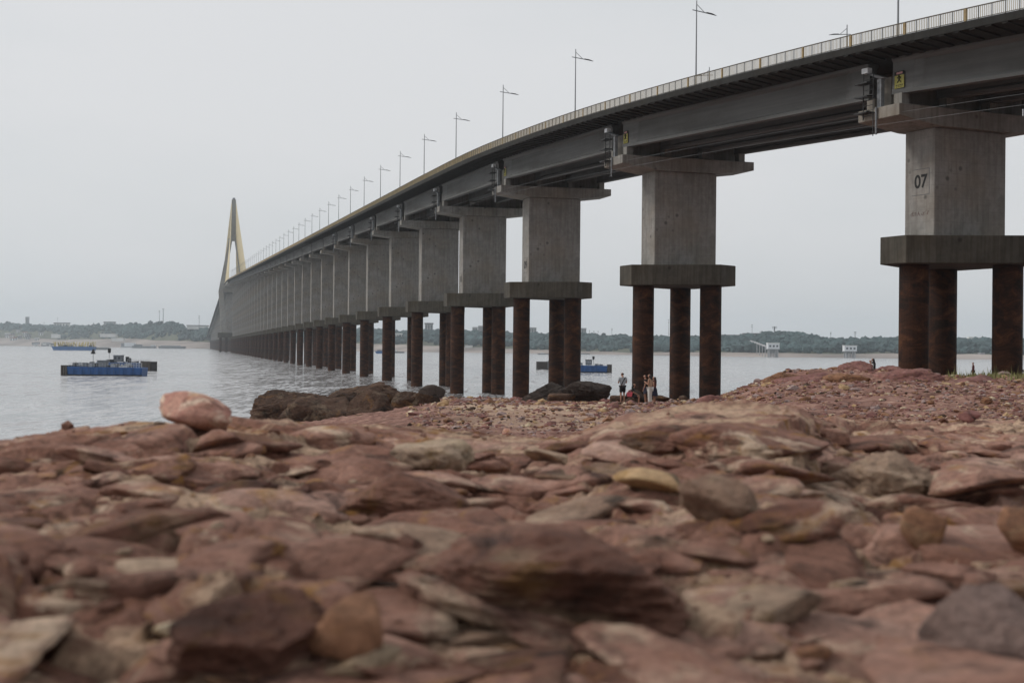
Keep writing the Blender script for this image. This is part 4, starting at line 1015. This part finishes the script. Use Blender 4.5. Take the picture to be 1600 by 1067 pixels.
building(905, 916, 512.5, 525, 3000, 'wall_grey', 'hazy tower block just right of the third pier piles', 'wall_grey', strips=3, floors=5)
building(920, 932, 520.5, 525, 2700, 'wall_grey', 'low dark roofed far building right of the hazy tower block')
building(937, 956, 523.5, 528, 2650, 'wall_white', 'low whitish far building in the trees left of the second pier', 'wall_white', strips=4)
building(968, 980, 537.5, 541, 2320, 'wall_white', 'small white house half hidden in the wood left of the second pier', 'wall_white')
building(727, 738, 539.5, 543, 2480, 'wall_white', 'white boat shed on the bank between the fourth pier piles', 'wall_white')
building(1128, 1162, 523, 528.5, 2420, 'wall_grey', 'long low far building left of the stepped one', strips=6)
building(1163, 1188, 520.5, 528, 2450, 'wall_grey', 'stepped far building at the foot of a thin mast', strips=5)
building(1270, 1288, 527, 531, 2400, 'wall_white', 'small pale far building between the two intake towers', 'wall_white', strips=4)
building(1306, 1330, 530, 533.5, 2380, 'wall_white', 'long white low wall building above the right intake tower', 'wall_white', strips=5)
building(1514, 1527, 526.5, 538, 2700, 'wall_white', 'pale apartment block with window columns, left of two between the near piles', 'wall_white', strips=4, floors=6)
building(1529.5, 1540, 527.5, 538, 2750, 'wall_grey', 'pale apartment block with window columns, right of two between the near piles', 'wall_grey', strips=4, floors=6)
building(1588, 1600, 528, 536, 2700, 'wall_grey', 'hazy apartment block by the right edge of the picture', 'wall_grey', strips=4, floors=4)
for k, (px, y) in enumerate(((1572, 549), (1582, 552), (1592, 550), (1535, 551), (1528, 553), (1600, 554))):
    building(px - 4, px + 4, y, y + 3, 1850 - k, 'wall_white', 'small pale house on the far bank right of the near pier', 'wall_grey', 'small_house', 'house', 'small houses at the right end of the far bank', rh=.4)
def mast(px, y0, y1, Y, label, w=.8, rungs=True, name='radio_mast', cat='mast'):
    a, b_ = at(px, y1, Y), at(px, y0, Y); hgt = b_.z - a.z + 8; e = empty(name, (a.x, a.y, a.z - 8), label, cat)
    MB().tube((0, 0, 0), (0, 0, hgt), w, w * .5, 6).obj('shaft', M['grey'], e)
    m = MB()
    for k in (.97, .86): m.box((0, 0, hgt * k), (w * 5, w * 3, .8))
    m.obj('antenna', M['grey'], e)
mast(249, 485, 501, 3900, 'shorter of the twin masts above the far wood at left', .9); mast(255, 482, 501, 3900, 'taller of the twin masts above the far wood at left', 1.2)
mast(311, 493, 518, 3700, 'single mast beside the bridge descending to the far bank', 1.0); mast(90, 496, 505, 4650, 'thin mast above the pale building at far left', .6); mast(69, 503.5, 508, 4600, 'short mast left of the pale far building', .7)
mast(146, 504, 510, 4300, 'short lamp like mast on the hill left of the twin masts', .6)
mast(921, 516, 524, 2700, 'short mast just right of the hazy tower block', .4); mast(928, 517, 524, 2700, 'short mast second to the right of the hazy tower block', .4); mast(956, 513, 524, 2650, 'slim mast above the low whitish building', .5); mast(934.5, 517, 524, 2700, 'short mast third to the right of the hazy tower block', .4)
mast(1044.5, 499, 525, 2600, 'slim mast seen between the piles of the second pier', .5)
mast(1175, 507, 525, 2500, 'slim mast above the stepped far building', .5); mast(1188, 518, 528, 2450, 'short mast at the right end of the stepped building', .5)
mast(1298, 519, 531, 2400, 'slim mast between the intake towers', .5); mast(1336, 518, 532, 2400, 'lattice mast above the right intake tower', .8)
mast(1210, 510, 523, 2450, 'thick chimney mast with a head above the wood, left of the tallest tree', 1.6)
# water intake towers
def intake(px, y0, y1, yb, Y, label, wpx):
    s = Y / F; p = at(px, yb, Y); e = empty('intake_tower', (p.x, Y, 0), label, 'tower', 'water intake towers on the far bank')
    w = wpx * s; z1 = at(px, y1, Y).z; z2 = at(px, y0, Y).z
    MB().box((0, 0, (z1 + z2) / 2), (w, w * .8, z2 - z1)).obj('cabin', M['white'], e)
    MB().box((0, 0, z2 + .4), (w * 1.05, w * .85, .8)).obj('roof', M['wall_white'], e)
    MB().box((0, 0, z1 - .4), (w * 1.08, w * .9, .8)).obj('platform', M['wall_grey'], e)
    for k, x in enumerate((-.36, -.12, .14, .36)):
        for y in (-.3, .3): MB().tube((x * w, y * w, -3), (x * w, y * w, z1 - .8), .9 if k in (0, 3) else .6, n=8).obj('leg', M['wall_grey'], e)
    for x in (-.3, 0, .3): MB().box((x * w, -w * .4 - .05, (z1 + z2) / 2), (w * .16, .2, (z2 - z1) * .35)).obj('window', M['window'], e)
    MB().box((-.1 * w, 0, z1 * .45), (w * .8, .6, .7)).obj('brace', M['wall_grey'], e)
    return e
intake(1207.5, 536.5, 545, 557, 1800, 'white box shaped intake tower on legs, left one at the end of the sloping catwalk', 18)
intake(1327.5, 540.5, 548.5, 558, 1780, 'white box shaped intake tower on legs, right one standing alone', 19)
a, b_ = at(1173, 532.5, 1990), at(1198, 541.5, 1805); e = empty('catwalk', (b_.x, b_.y, 0), 'long sloping catwalk on posts leading down to the left intake tower', 'catwalk')
o_ = Vector((b_.x, b_.y, 0)); m = MB(); m.sweep([[a - o_ + Vector((-1, 0, -.8)), a - o_ + Vector((1, 0, -.8)), a - o_ + Vector((1, 0, .8)), a - o_ + Vector((-1, 0, .8))], [b_ - o_ + Vector((-1, 0, -.8)), b_ - o_ + Vector((1, 0, -.8)), b_ - o_ + Vector((1, 0, .8)), b_ - o_ + Vector((-1, 0, .8))]]); m.obj('walkway', M['wall_grey'], e)
for k in range(6):
    p = a.lerp(b_, (k + .5) / 6) - o_; MB().tube((p.x, p.y, -2), (p.x, p.y, p.z), .55, n=6).obj('post', M['wall_grey'], e)

# ------------------------------------------------------------ craft on the river
def ribbed(m, x0, x1, y, z0, z1, n, d=.12):
    for k in range(n): m.box((x0 + (k + .5) * (x1 - x0) / n, y, (z0 + z1) / 2), (abs(x1 - x0) / n * .55, d, z1 - z0))
def pontoon(px0, px1, Y, hpx, label, dark_left, dark_right, rz=0, details='a', hull='hull_blue'):
    s = Y / F; L_ = (px1 - px0) * s; hh = hpx * s; cx = ((px0 + px1) / 2 - 800) / F * Y; Wd = 7.0
    e = empty('fender_pontoon', (cx, Y + Wd / 2, 0), label, 'pontoon', 'moored fender pontoons protecting the bridge', rz)
    dl, dr = dark_left * s, dark_right * s; x0, x1 = -L_ / 2 + dl, L_ / 2 - dr
    h = MB().poly([(x0 + .2, -Wd / 2 + .3, -.6), (x1 - .2, -Wd / 2 + .3, -.6), (x1 - .2, Wd / 2 - .3, -.6), (x0 + .2, Wd / 2 - .3, -.6), (x0, -Wd / 2, hh * .96), (x1, -Wd / 2, hh * .9), (x1, Wd / 2, hh * .9), (x0, Wd / 2, hh * .96)],
                  [(0,3,2,1),(4,5,6,7),(0,1,5,4),(1,2,6,5),(2,3,7,6),(3,0,4,7)]).obj('hull', M[hull], e)
    MB().box(((x0 + x1) / 2, -Wd / 2 - .02, .12), (x1 - x0, .05, .35)).obj('waterline_band', M['rubber'], e)
    m = MB(); ribbed(m, x0, x1, -Wd / 2 - .05, .3, hh * .9, 9, .05); hb_ = m.obj('hull_seam', M[hull], hull and e)
    for a_, b2 in ((-L_ / 2, x0), (x1, L_ / 2)):
        if abs(b2 - a_) < .2: continue
        MB().box(((a_ + b2) / 2, 0, hh * .52), (b2 - a_ - .004, Wd * .96, hh * 1.1)).obj('fender_end', M['rubber'], e)
        m = MB(); ribbed(m, a_, b2, -Wd * .48 - .06, .1, hh * 1.12, max(3, int(abs(b2 - a_) / .42)), .16); m.obj('fender_timber', M['fender_wood'], e)
    return e, L_, hh, Wd, s
def deck_rail(e, x0, x1, y, z, h, n, mat='light_grey'):
    m = MB()
    for k in range(n + 1): m.tube((x0 + (x1 - x0) * k / n, y, z), (x0 + (x1 - x0) * k / n, y, z + h), .04, n=5)
    for q in (.5, 1): m.tube((x0, y, z + h * q), (x1, y, z + h * q), .035, n=5)
    m.obj('deck_rail', M[mat], e)
def daymark(e, x, y, z0, z1, shape, w, hh):
    MB().tube((x, y, z0), (x, y, z1), .07, n=6).obj('mark_pole', M['grey'], e)
    if shape == 'cone': MB().tube((x, y, z1 - .1), (x, y, z1 + hh * .75), w, w * .45, 4).tube((x, y, z1 + hh * .75), (x, y, z1 + hh), w * .45, w * .4, 4).obj('topmark', M['black'], e)
    else: MB().tube((x, y, z1 - .1), (x, y, z1 + hh), w * .8, w, 8).obj('topmark', M['black'], e)
def gear(e, x0, x1, y, z, n, seed, mats=('black', 'grey', 'light_grey'), hmax=1.0):
    rg = random.Random(seed); ms = {k: MB() for k in mats}
    for k in range(n):
        w, d, h = rg.uniform(.3, 1.3), rg.uniform(.4, 1.2), rg.uniform(.25, hmax); x = rg.uniform(x0, x1); yy = y + rg.uniform(-1.5, 1.5); m = ms[rg.choice(mats)]
        if rg.random() < .45: m.tube((x - w / 2, yy, z + h * .5), (x + w / 2, yy, z + h * .5), h * .45, n=8)
        else: m.box((x, yy, z + h / 2), (w, d, h))
    for k, mm in ms.items():
        if mm.v: mm.obj('deck_gear', M[k], e)
# rear left one first, then the front one
e, L_, hh, Wd, s = pontoon(150, 237, 432, 13.5, 'rear of the two left pontoons, dark ribbed end and a white topped cabin', 0, 16, R(-3))
X = lambda px: ((px - 193.5)) * s
MB().box((X(180.5), 0, hh + 1.0), (12.5 * s, 2.6, 2.0)).obj('cabin', M['grey'], e); MB().box((X(180.5), 0, hh + 2.08), (14 * s, 3.0, .16)).obj('cabin_roof', M['white'], e)
for k in (-1, 1): MB().box((X(180.5) + k * .6, -1.33, hh + 1.2), (.6, .06, .7)).obj('cabin_window', M['window'], e)
MB().tube((X(193), 0, hh + .5), (X(200), 0, hh + .5), .75, n=12).box((X(194.5), 0, hh + 1.0), (.8, 1, 1.2)).obj('winch', M['black'], e)
gear(e, X(152), X(175), 0, hh * .93, 14, 3); gear(e, X(186), X(222), 0, hh * .93, 10, 4, hmax=.6); daymark(e, X(165.5), 0, hh, hh + (566 - 551.5) * s, 'can', .55, 6.5 * s); deck_rail(e, X(200), X(236), -3.2, hh, .8, 12)
e, L_, hh, Wd, s = pontoon(95, 221, 360, 14.5, 'front left pontoon, long blue hull with a grey shed and a black cone mark', 10, 0, R(2))
X = lambda px: ((px - 158)) * s
MB().box((X(155), 0, hh * .8 + .9), (14 * s, 2.6, 2.0)).obj('shed', M['grey'], e); MB().box((X(155), 0, hh * .8 + 1.98), (17 * s, 3.0, .14)).obj('shed_roof', M['light_grey'], e)
gear(e, X(108), X(147), 0, hh * .93, 26, 5, hmax=1.3); gear(e, X(164), X(200), 0, hh * .9, 20, 6, hmax=1.1); deck_rail(e, X(107), X(220), -3.3, hh * .92, 1.0, 26); deck_rail(e, X(196), X(220), -3.0, hh * .9, 1.25, 6, 'white')
MB().box((X(191), -3.0, hh * .9 + .2), (13 * s, .4, .35)).obj('white_trunking', M['white'], e)
daymark(e, X(139), .5, hh * .9, hh + (572.5 - 552.5) * s, 'cone', .75, 6.5 * s)
MB().tube((X(123), .5, hh * .9), (X(123), .5, hh * .9 + 1.1), .75, .2, 6).obj('bollard', M['black'], e)
e, L_, hh, Wd, s = pontoon(839, 893, 548, 11, 'rear grey pontoon partly hidden by the third pier piles', 16, 0, R(2), hull='grey')
gear(e, -L_ / 2 + 4, L_ / 2, 0, hh * .93, 8, 8)
e, L_, hh, Wd, s = pontoon(880, 957, 481, 12, 'blue pontoon with a dark ribbed right end just right of the third pier', 0, 7, R(-2))
X = lambda px: ((px - 918.5)) * s
MB().box((X(921), 0, hh + .8), (10 * s, 2.4, 1.7)).obj('cabin', M['grey'], e); MB().box((X(921), 0, hh + 1.72), (12 * s, 2.8, .14)).obj('cabin_roof', M['black'], e)
for k in (-1, 0, 1): MB().box((X(921) + k * .6, -1.23, hh + 1.0), (.4, .06, .6)).obj('cabin_window', M['light_grey'], e)
gear(e, X(900), X(910), 0, hh * .93, 7, 9); gear(e, X(931), X(941), 0, hh * .93, 9, 10, hmax=.8); daymark(e, X(928.5), .5, hh, hh + 9 * s, 'can', .42, 4.5 * s)
# distant barges and boats
def barge(px0, px1, yw, hpx, label, hull, load=None, cat='barge', name='barge', cabin=None):
    Y = 8 * F / (yw - hor((px0 + px1) / 2)); s = Y / F; L_ = (px1 - px0) * s; hh = hpx * s; e = empty(name, (((px0 + px1) / 2 - 800) / F * Y, Y, 0), label, cat)
    MB().poly([(-L_ / 2 + hh * .5, -6, -.5), (L_ / 2 - hh * .3, -6, -.5), (L_ / 2 - hh * .3, 6, -.5), (-L_ / 2 + hh * .5, 6, -.5), (-L_ / 2, -6, hh), (L_ / 2, -6, hh), (L_ / 2, 6, hh), (-L_ / 2, 6, hh)],
              [(0,3,2,1),(4,5,6,7),(0,1,5,4),(1,2,6,5),(2,3,7,6),(3,0,4,7)]).obj('hull', M[hull], e)
    if load:
        m = MB(); rg = random.Random(int(px0)); n = int((px1 - px0) / 1.5)
        for k in range(n): x = -L_ / 2 + (k + 1) * L_ / (n + 1); m.tube((x, rg.uniform(-5, 5), hh), (x, rg.uniform(-5, 5), hh + rg.uniform(.7, 1) * load * s), .45, n=5)
        m.obj('stanchions', M['stay_yellow'], e); m = MB()
        for k in range(int(n / 4)): m.box((-L_ / 2 + rg.uniform(.05, .95) * L_, 0, hh + .8), (3, 3, 2))
        m.obj('deck_gear', M['grey'], e)
    for (a_, b2, h0, mat) in (cabin or []):
        MB().box((((a_ + b2) / 2 - (px0 + px1) / 2) * s, 0, hh + h0 * s / 2), ((b2 - a_) * s, 8, h0 * s)).obj('cabin', M[mat], e)
    return e
barge(83, 149, 547.3, 5.8, 'distant long blue barge with a row of yellow stanchions', 'hull_blue_far', 8)
barge(148, 170, 546.5, 3.6, 'distant grey barge against the right end of the blue barge', 'grey')
barge(189, 216, 543.2, 1.8, 'white two storey floating house by the far bank', 'light_grey', name='floating_house', cat='floating house', cabin=((190, 195, 5, 'grey'), (195, 212, 5.8, 'white')))
barge(207, 244, 544, 3.4, 'dark blue grey moored boat right of the white floating house', 'grey', name='river_boat', cat='boat', cabin=((210, 222, 2.5, 'grey'), (236, 243, 1.6, 'white')))
barge(248, 290, 544.6, 3.6, 'long flat blue grey boat moored off the bare far bank', 'grey', name='river_boat', cat='boat', cabin=((252, 282, 1.2, 'light_grey'),))
barge(587, 604.5, 552.3, 3.6, 'small blue barge seen between the bridge piles', 'hull_blue_far', name='barge', cabin=((590, 598, 2, 'grey'),))
barge(606, 632, 551.6, 2.4, 'low grey boat right of the small blue barge between the piles', 'grey', name='river_boat', cat='boat', cabin=((610, 620, 2.2, 'white'),))
barge(1262, 1284, 557.8, 1.8, 'low pale boat with a raised bow between the intake towers', 'grey', name='river_boat', cat='boat', cabin=((1267, 1276, 1.6, 'light_grey'),))
barge(1288, 1316, 558.6, 1.3, 'long dark raft left of the right intake tower', 'grey', name='raft', cat='raft', cabin=((1292, 1297, 1.4, 'white'),))
barge(1180, 1196, 556.6, 1.2, 'thin dark boat beside the left intake tower', 'grey', name='river_boat', cat='boat')
barge(840, 860, 554, 1.6, 'small dark boat moored off the bank behind the rear grey pontoon', 'grey', name='river_boat', cat='boat', cabin=((845, 850, 1.2, 'white'),))
barge(905, 922, 553.6, 1.4, 'small low boat on the far bank above the blue pontoon', 'grey', name='river_boat', cat='boat')

# ------------------------------------------------------------ people
def skin(name, J, E, mat, parent, root=0, sub=2):
    """J: name -> (x, y, z, r); E: list of pairs"""
    ks = list(J); me = bpy.data.meshes.new(name); me.from_pydata([J[k][:3] for k in ks], [(ks.index(a), ks.index(b)) for a, b in E], [])
    o = link(name, me, mat, parent); m = o.modifiers.new('skin', 'SKIN'); m.use_smooth_shade = True
    for k, v in zip(ks, me.skin_vertices[0].data): r = J[k][3]; v.radius = (r, r) if not isinstance(r, tuple) else r
    me.skin_vertices[0].data[root].use_root = True
    s_ = o.modifiers.new('subsurf', 'SUBSURF'); s_.levels = sub - 1; s_.render_levels = sub
    return o
def person(loc, rz, hgt, pose, top, bottom, label, hairlen=0, sleeves='short', legs='shorts', extra=None, woman=False):
    k = hgt / 1.72; e = empty('person', loc, label, 'person', None, rz); e.scale = (k, k, k)
    sw = .165 if woman else .20
    J = {'pelvis': (0, 0, .93, (.135, .10)), 'waist': (0, .0, 1.08, (.12, .09)), 'chest': (0, 0, 1.30, (.15, .11)), 'neckb': (0, -.01, 1.45, .06), 'neck': (0, .01, 1.51, .05), 'jaw': (0, .035, 1.57, (.058, .07)), 'head': (0, .02, 1.65, (.078, .095)), 'crown': (0, .01, 1.70, (.05, .06))}
    for s_, q in ((-1, 'l'), (1, 'r')):
        J['sh' + q] = (s_ * sw, 0, 1.41, .055); J['el' + q] = (s_ * (sw + .06), -.03, 1.13, .038); J['wr' + q] = (s_ * (sw + .05), .06, .90, .027); J['ha' + q] = (s_ * (sw + .045), .09, .82, (.022, .036)); J['fi' + q] = (s_ * (sw + .035), .11, .75, (.012, .026))
        J['hip' + q] = (s_ * .09, 0, .90, .085); J['kn' + q] = (s_ * .10, .02, .50, .056); J['ca' + q] = (s_ * .105, -.015, .36, .052); J['an' + q] = (s_ * .11, -.02, .09, .035); J['he' + q] = (s_ * .11, -.01, .035, .034); J['to' + q] = (s_ * .125, .16, .025, (.036, .022))
    if pose in ('phone', 'talk'):
        for s_, q in ((-1, 'l'), (1, 'r')):
            J['el' + q] = (s_ * (sw + .05), .02, 1.13, .038); J['wr' + q] = (s_ * .10, .24, 1.24, .027); J['ha' + q] = (s_ * .07, .30, 1.28, (.022, .034)); J['fi' + q] = (s_ * .05, .345, 1.31, (.014, .026))
        J['head'] = (0, .05, 1.645, (.078, .095)); J['jaw'] = (0, .065, 1.56, (.058, .07))
    if pose == 'hip':
        J['elr'] = (sw + .17, -.04, 1.16, .038); J['wrr'] = (sw + .0, .06, 1.03, .027); J['har'] = (sw - .04, .08, 1.0, (.022, .034)); J['fir'] = (sw - .07, .1, .97, (.014, .026))
    if pose in ('sit', 'crouch'):
        dz = -.46 if pose == 'sit' else -.62; ln = .10 if pose == 'sit' else .28
        for n_ in list(J):
            x, y, z, r = J[n_]
            if z > 1.0 or n_ in ('pelvis',) or n_[:2] in ('wr', 'ha', 'fi', 'el') or n_[:3] == 'hip': J[n_] = (x, y + ln * max(0, (z - .9)) * 1.0, z + dz - (.06 if z > 1.3 and pose == 'crouch' else 0), r)
        for s_, q in ((-1, 'l'), (1, 'r')):
            zk = .47 if pose == 'sit' else .44
            J['kn' + q] = (s_ * .13, .42, zk, .056); J['ca' + q] = (s_ * .13, .40, .32, .052); J['an' + q] = (s_ * .13, .40, .09, .035); J['he' + q] = (s_ * .13, .38, .035, .034); J['to' + q] = (s_ * .14, .54, .025, (.036, .022))
            ye = .06 + ln * .3; J['el' + q] = (s_ * (sw + .04), ye, .70 + (dz + .46), .038); J['wr' + q] = (s_ * .12, .30, .58, .027); J['ha' + q] = (s_ * .10, .37, .55, (.022, .034)); J['fi' + q] = (s_ * .10, .43, .52, (.014, .026))
    if pose == 'walk':
        J['knl'] = (-.10, .16, .50, .056); J['cal'] = (-.10, .16, .36, .052); J['anl'] = (-.10, .20, .09, .035); J['hel'] = (-.10, .20, .04, .034); J['tol'] = (-.11, .37, .04, (.036, .022))
        J['knr'] = (.10, -.05, .50, .056); J['car'] = (.10, -.14, .36, .052); J['anr'] = (.10, -.24, .13, .035); J['her'] = (.10, -.26, .09, .034); J['tor'] = (.11, -.12, .03, (.036, .022))
    E = [('pelvis', 'waist'), ('waist', 'chest'), ('chest', 'neckb'), ('neckb', 'neck'), ('neck', 'jaw'), ('jaw', 'head'), ('head', 'crown')]
    for q in 'lr': E += [('chest', 'sh' + q), ('sh' + q, 'el' + q), ('el' + q, 'wr' + q), ('wr' + q, 'ha' + q), ('ha' + q, 'fi' + q), ('pelvis', 'hip' + q), ('hip' + q, 'kn' + q), ('kn' + q, 'ca' + q), ('ca' + q, 'an' + q), ('an' + q, 'he' + q), ('he' + q, 'to' + q)]
    # nose, ears and a thumb on each hand
    h = J['head']; J['nose'] = (0, h[1] + .105, h[2] - .03, .012); E.append(('head', 'nose'))
    for s_, q in ((-1, 'l'), (1, 'r')):
        J['ear' + q] = (s_ * .088, h[1] - .01, h[2] - .02, (.010, .02)); E.append(('head', 'ear' + q))
        ha = J['ha' + q]; J['th' + q] = (ha[0] - s_ * .045, ha[1] + .02, ha[2] + .0, .011); E.append(('ha' + q, 'th' + q))
    skin('body', J, E, M['skin'], e)
    g = .018; S = {}; SE = [('waist', 'chest'), ('chest', 'neckb'), ('pelvis', 'waist')]
    for n_ in ('pelvis', 'waist', 'chest'): x, y, z, r = J[n_]; S[n_] = (x, y, z + (.03 if n_ == 'pelvis' else 0), (r[0] + .03, r[1] + .03))
    x, y, z, r = J['neckb']; S['neckb'] = (x, y, z - .02, .078)
    for q in 'lr':
        x, y, z, r = J['sh' + q]; S['sh' + q] = (x, y, z, r + .022); a = Vector(J['sh' + q][:3]); b2 = Vector(J['el' + q][:3]); c2 = a.lerp(b2, .75 if sleeves == 'short' else 1.0 if sleeves == 'long' else .12)
        S['el' + q] = (*c2, .060 if sleeves == 'short' else .052); SE += [('chest', 'sh' + q), ('sh' + q, 'el' + q)]
        if sleeves == 'long': w3 = Vector(J['el' + q][:3]).lerp(Vector(J['wr' + q][:3]), .92); S['wr' + q] = (*w3, .04); SE.append(('el' + q, 'wr' + q))
    skin('shirt', S, SE, M[top], e)
    B = {'pelvis': (*J['pelvis'][:3], (.155, .125))}; BE = []
    if legs == 'skirt' and pose not in ('sit', 'crouch'):
        MB().tube((0, 0, 1.03), (0, 0, .93), .13, .17, 14).tube((0, 0, .93), (0, .01, .52), .17, .25, 14, cap=False).obj('skirt', M[bottom], e, smooth=True)
    else:
        for q in 'lr':
            hp, kn, ca_, an = (Vector(J[w_ + q][:3]) for w_ in ('hip', 'kn', 'ca', 'an')); B['hip' + q] = (*hp, .112); BE.append(('pelvis', 'hip' + q))
            if legs in ('shorts', 'skirt'): B['kn' + q] = (*hp.lerp(kn, .82), .092); BE.append(('hip' + q, 'kn' + q))
            else: B['kn' + q] = (*kn, .078); B['an' + q] = (*kn.lerp(an, .9), .06); BE += [('hip' + q, 'kn' + q), ('kn' + q, 'an' + q)]
        skin('shorts' if legs != 'trousers' else 'trousers', B, BE, M[bottom], e)
    hd = J['head']; Hh = {'a': (0, hd[1] - .02, hd[2] + .035, (.10, .105)), 'b': (0, hd[1] - .055, hd[2] - .05, (.095, .085))}; HE = [('a', 'b')]
    if hairlen: Hh['c'] = (0, hd[1] - .10, hd[2] - .18, (.095, .07)); Hh['d'] = (0, hd[1] - .12, hd[2] - .18 - hairlen, (.08, .05)); HE += [('b', 'c'), ('c', 'd')]
    skin('hair', Hh, HE, M['hair'], e)
    if extra == 'strap': MB().sweep([[(-.155, -.142, 1.02), (-.155, -.128, 1.06), (-.125, -.128, 1.06), (-.125, -.142, 1.02)], [(.09, -.135, 1.44), (.09, -.12, 1.47), (.12, -.12, 1.47), (.12, -.135, 1.44)]]).obj('bag_strap', M['black'], e)
    return e
def stand_px(px, base, Y=None):
    if Y is None: return hit(px, base, 30)
    x = (px - 800) / F * Y; return Vector((x, Y, gz(x, Y)))
YP = 84.0
def pp(px, dy=0): return stand_px(px, 0, YP + dy)
def hp(px, y0, Y):   # height needed so that the top shows at y0
    return (H + (hor(px) - y0) * Y / F) - stand_px(px, 0, Y).z
person(pp(973.5), R(20), hp(973.5, 582, YP), 'phone', 'cloth_grey', 'cloth_black', 'man in a grey shirt and black shorts standing with his back turned', extra='strap')
person(pp(989, 1), R(-100), 1.66, 'sit', 'cloth_black', 'cloth_black', 'woman in black with a dark cap of hair sitting right of the man in grey', hairlen=.12, woman=True)
person(pp(1009, 0), R(75), hp(1009, 585.5, YP), 'stand', 'cloth_black', 'cloth_blue', 'man in a black shirt and slate shorts standing before the dark pile', legs='shorts')
person(pp(1016.5, -1), R(60), hp(1016.5, 584.5, YP - 1), 'talk', 'cloth_tan', 'cloth_white', 'woman in a tan top and pale trousers beside the man in black', hairlen=.10, sleeves='none', legs='trousers', woman=True)
person(pp(1023, 0), R(70), hp(1023, 588, YP), 'hip', 'cloth_maroon', 'cloth_navy', 'woman with long dark hair and a navy skirt, rightmost of the beach group', hairlen=.22, sleeves='none', legs='skirt', woman=True)
# what the seated woman sits on, and the pink bag by her feet
p = pp(990, 1.2); rock('boulder', (p.x, p.y, p.z + .16), (.8, .7, .62), 'rock_dark', 771, sub=4, label='dark stone the seated woman in black is sitting on', category='stone')
p = pp(984.5, -.6); e = empty('beach_bag', (p.x, p.y, p.z + .40), 'pink red bag hanging before the knees of the seated woman', 'bag'); e.scale = (.72, .72, .72)
MB().poly([(-.17, -.10, 0), (.17, -.10, 0), (.17, .10, 0), (-.17, .10, 0), (-.24, -.13, .36), (.24, -.13, .36), (.24, .13, .36), (-.24, .13, .36)], [(0,3,2,1),(4,5,6,7),(0,1,5,4),(1,2,6,5),(2,3,7,6),(3,0,4,7)]).obj('bag_body', M['cloth_red'], e)
m = MB(); pr = None
for k in range(9):
    a = math.pi * k / 8; q = (math.cos(a) * .13, 0, .36 + math.sin(a) * .18)
    if pr: m.tube(pr, q, .014, n=5)
    pr = q
m.obj('bag_handle', M['cloth_red'], e)
p = pp(984.5, -.55); rock('stone', (p.x, p.y, p.z + .12), (.7, .5, .50), 'rock_dark', 772, sub=4, label='low dark stone under the pink red bag', category='stone')
Y = 96.5; p = stand_px(914, 0, Y); zt_ = H + (hor(914) - 596.5) * Y / F
person((p.x, p.y, zt_ - 1.26), R(150), 1.72, 'sit', 'cloth_black', 'cloth_black', 'person of whom only the dark haired head shows above the domed boulder')
p2 = rock('boulder', (p.x, p.y + .1, (zt_ - 1.26 + .35 + p.z) / 2 - .1), (1.6, 1.4, max(.6, zt_ - .9 - p.z + .4)), 'rock_grey', 779, sub=4, label='grey boulder behind the domed boulder on which a person sits', category='boulder')
Y = 98; p = stand_px(1366, 0, Y); zt_ = H + (hor(1366) - 559.7) * Y / F
e7 = person((p.x, p.y, zt_ - 1.25), R(50), 1.72, 'sit', 'cloth_black', 'cloth_black', 'person in black with very long dark hair sitting on the red ledge', hairlen=.42, sleeves='long', legs='trousers', woman=True)
p = stand_px(1361, 0, Y); zt_ = H + (hor(1361) - 562.5) * Y / F
person((p.x, p.y - .2, zt_ - 1.20), R(110), 1.66, 'sit', 'cloth_white', 'cloth_black', 'person in a pale top sitting close left of the long haired one')
Y = 131; p = stand_px(1521, 0, Y); zt_ = H + (hor(1521) - 566) * Y / F
person((p.x, p.y, zt_ - 1.72), R(80), 1.72, 'hip', 'cloth_maroon', 'cloth_black', 'person in a dark maroon top standing beyond the bank between the near pier piles', sleeves='long', legs='trousers')
Y = 131; p = stand_px(1595.5, 0, Y); zt_ = H + (hor(1595.5) - 573) * Y / F
person((p.x, p.y, zt_ - 1.24), R(160), 1.70, 'sit', 'cloth_black', 'cloth_black', 'person sitting low beyond the grass at the right edge, only head and shoulders visible')
# ------------------------------------------------------------ haze
hz = NT('haze_air'); hz.t.nodes.remove(hz.b)
pv = hz.t.nodes.new('ShaderNodeVolumePrincipled'); pv.inputs['Color'].default_value = (.86, .94, 1.0, 1); pv.inputs['Density'].default_value = .00010; pv.inputs['Anisotropy'].default_value = .76
hz.t.links.new(pv.outputs[0], hz.o.inputs['Volume'])
hb = MB().poly([(-8600, -300, -30), (8600, -300, -30), (8600, 8700, -30), (-8600, 8700, -30), (-8600, -300, 200), (8600, -300, 200), (8600, 8700, 200), (-8600, 8700, 200)],
               [(0,3,2,1),(4,5,6,7),(0,1,5,4),(1,2,6,5),(2,3,7,6),(3,0,4,7)])
hb.obj('haze', hz.m, kind='stuff', label='pale blue haze over the river')
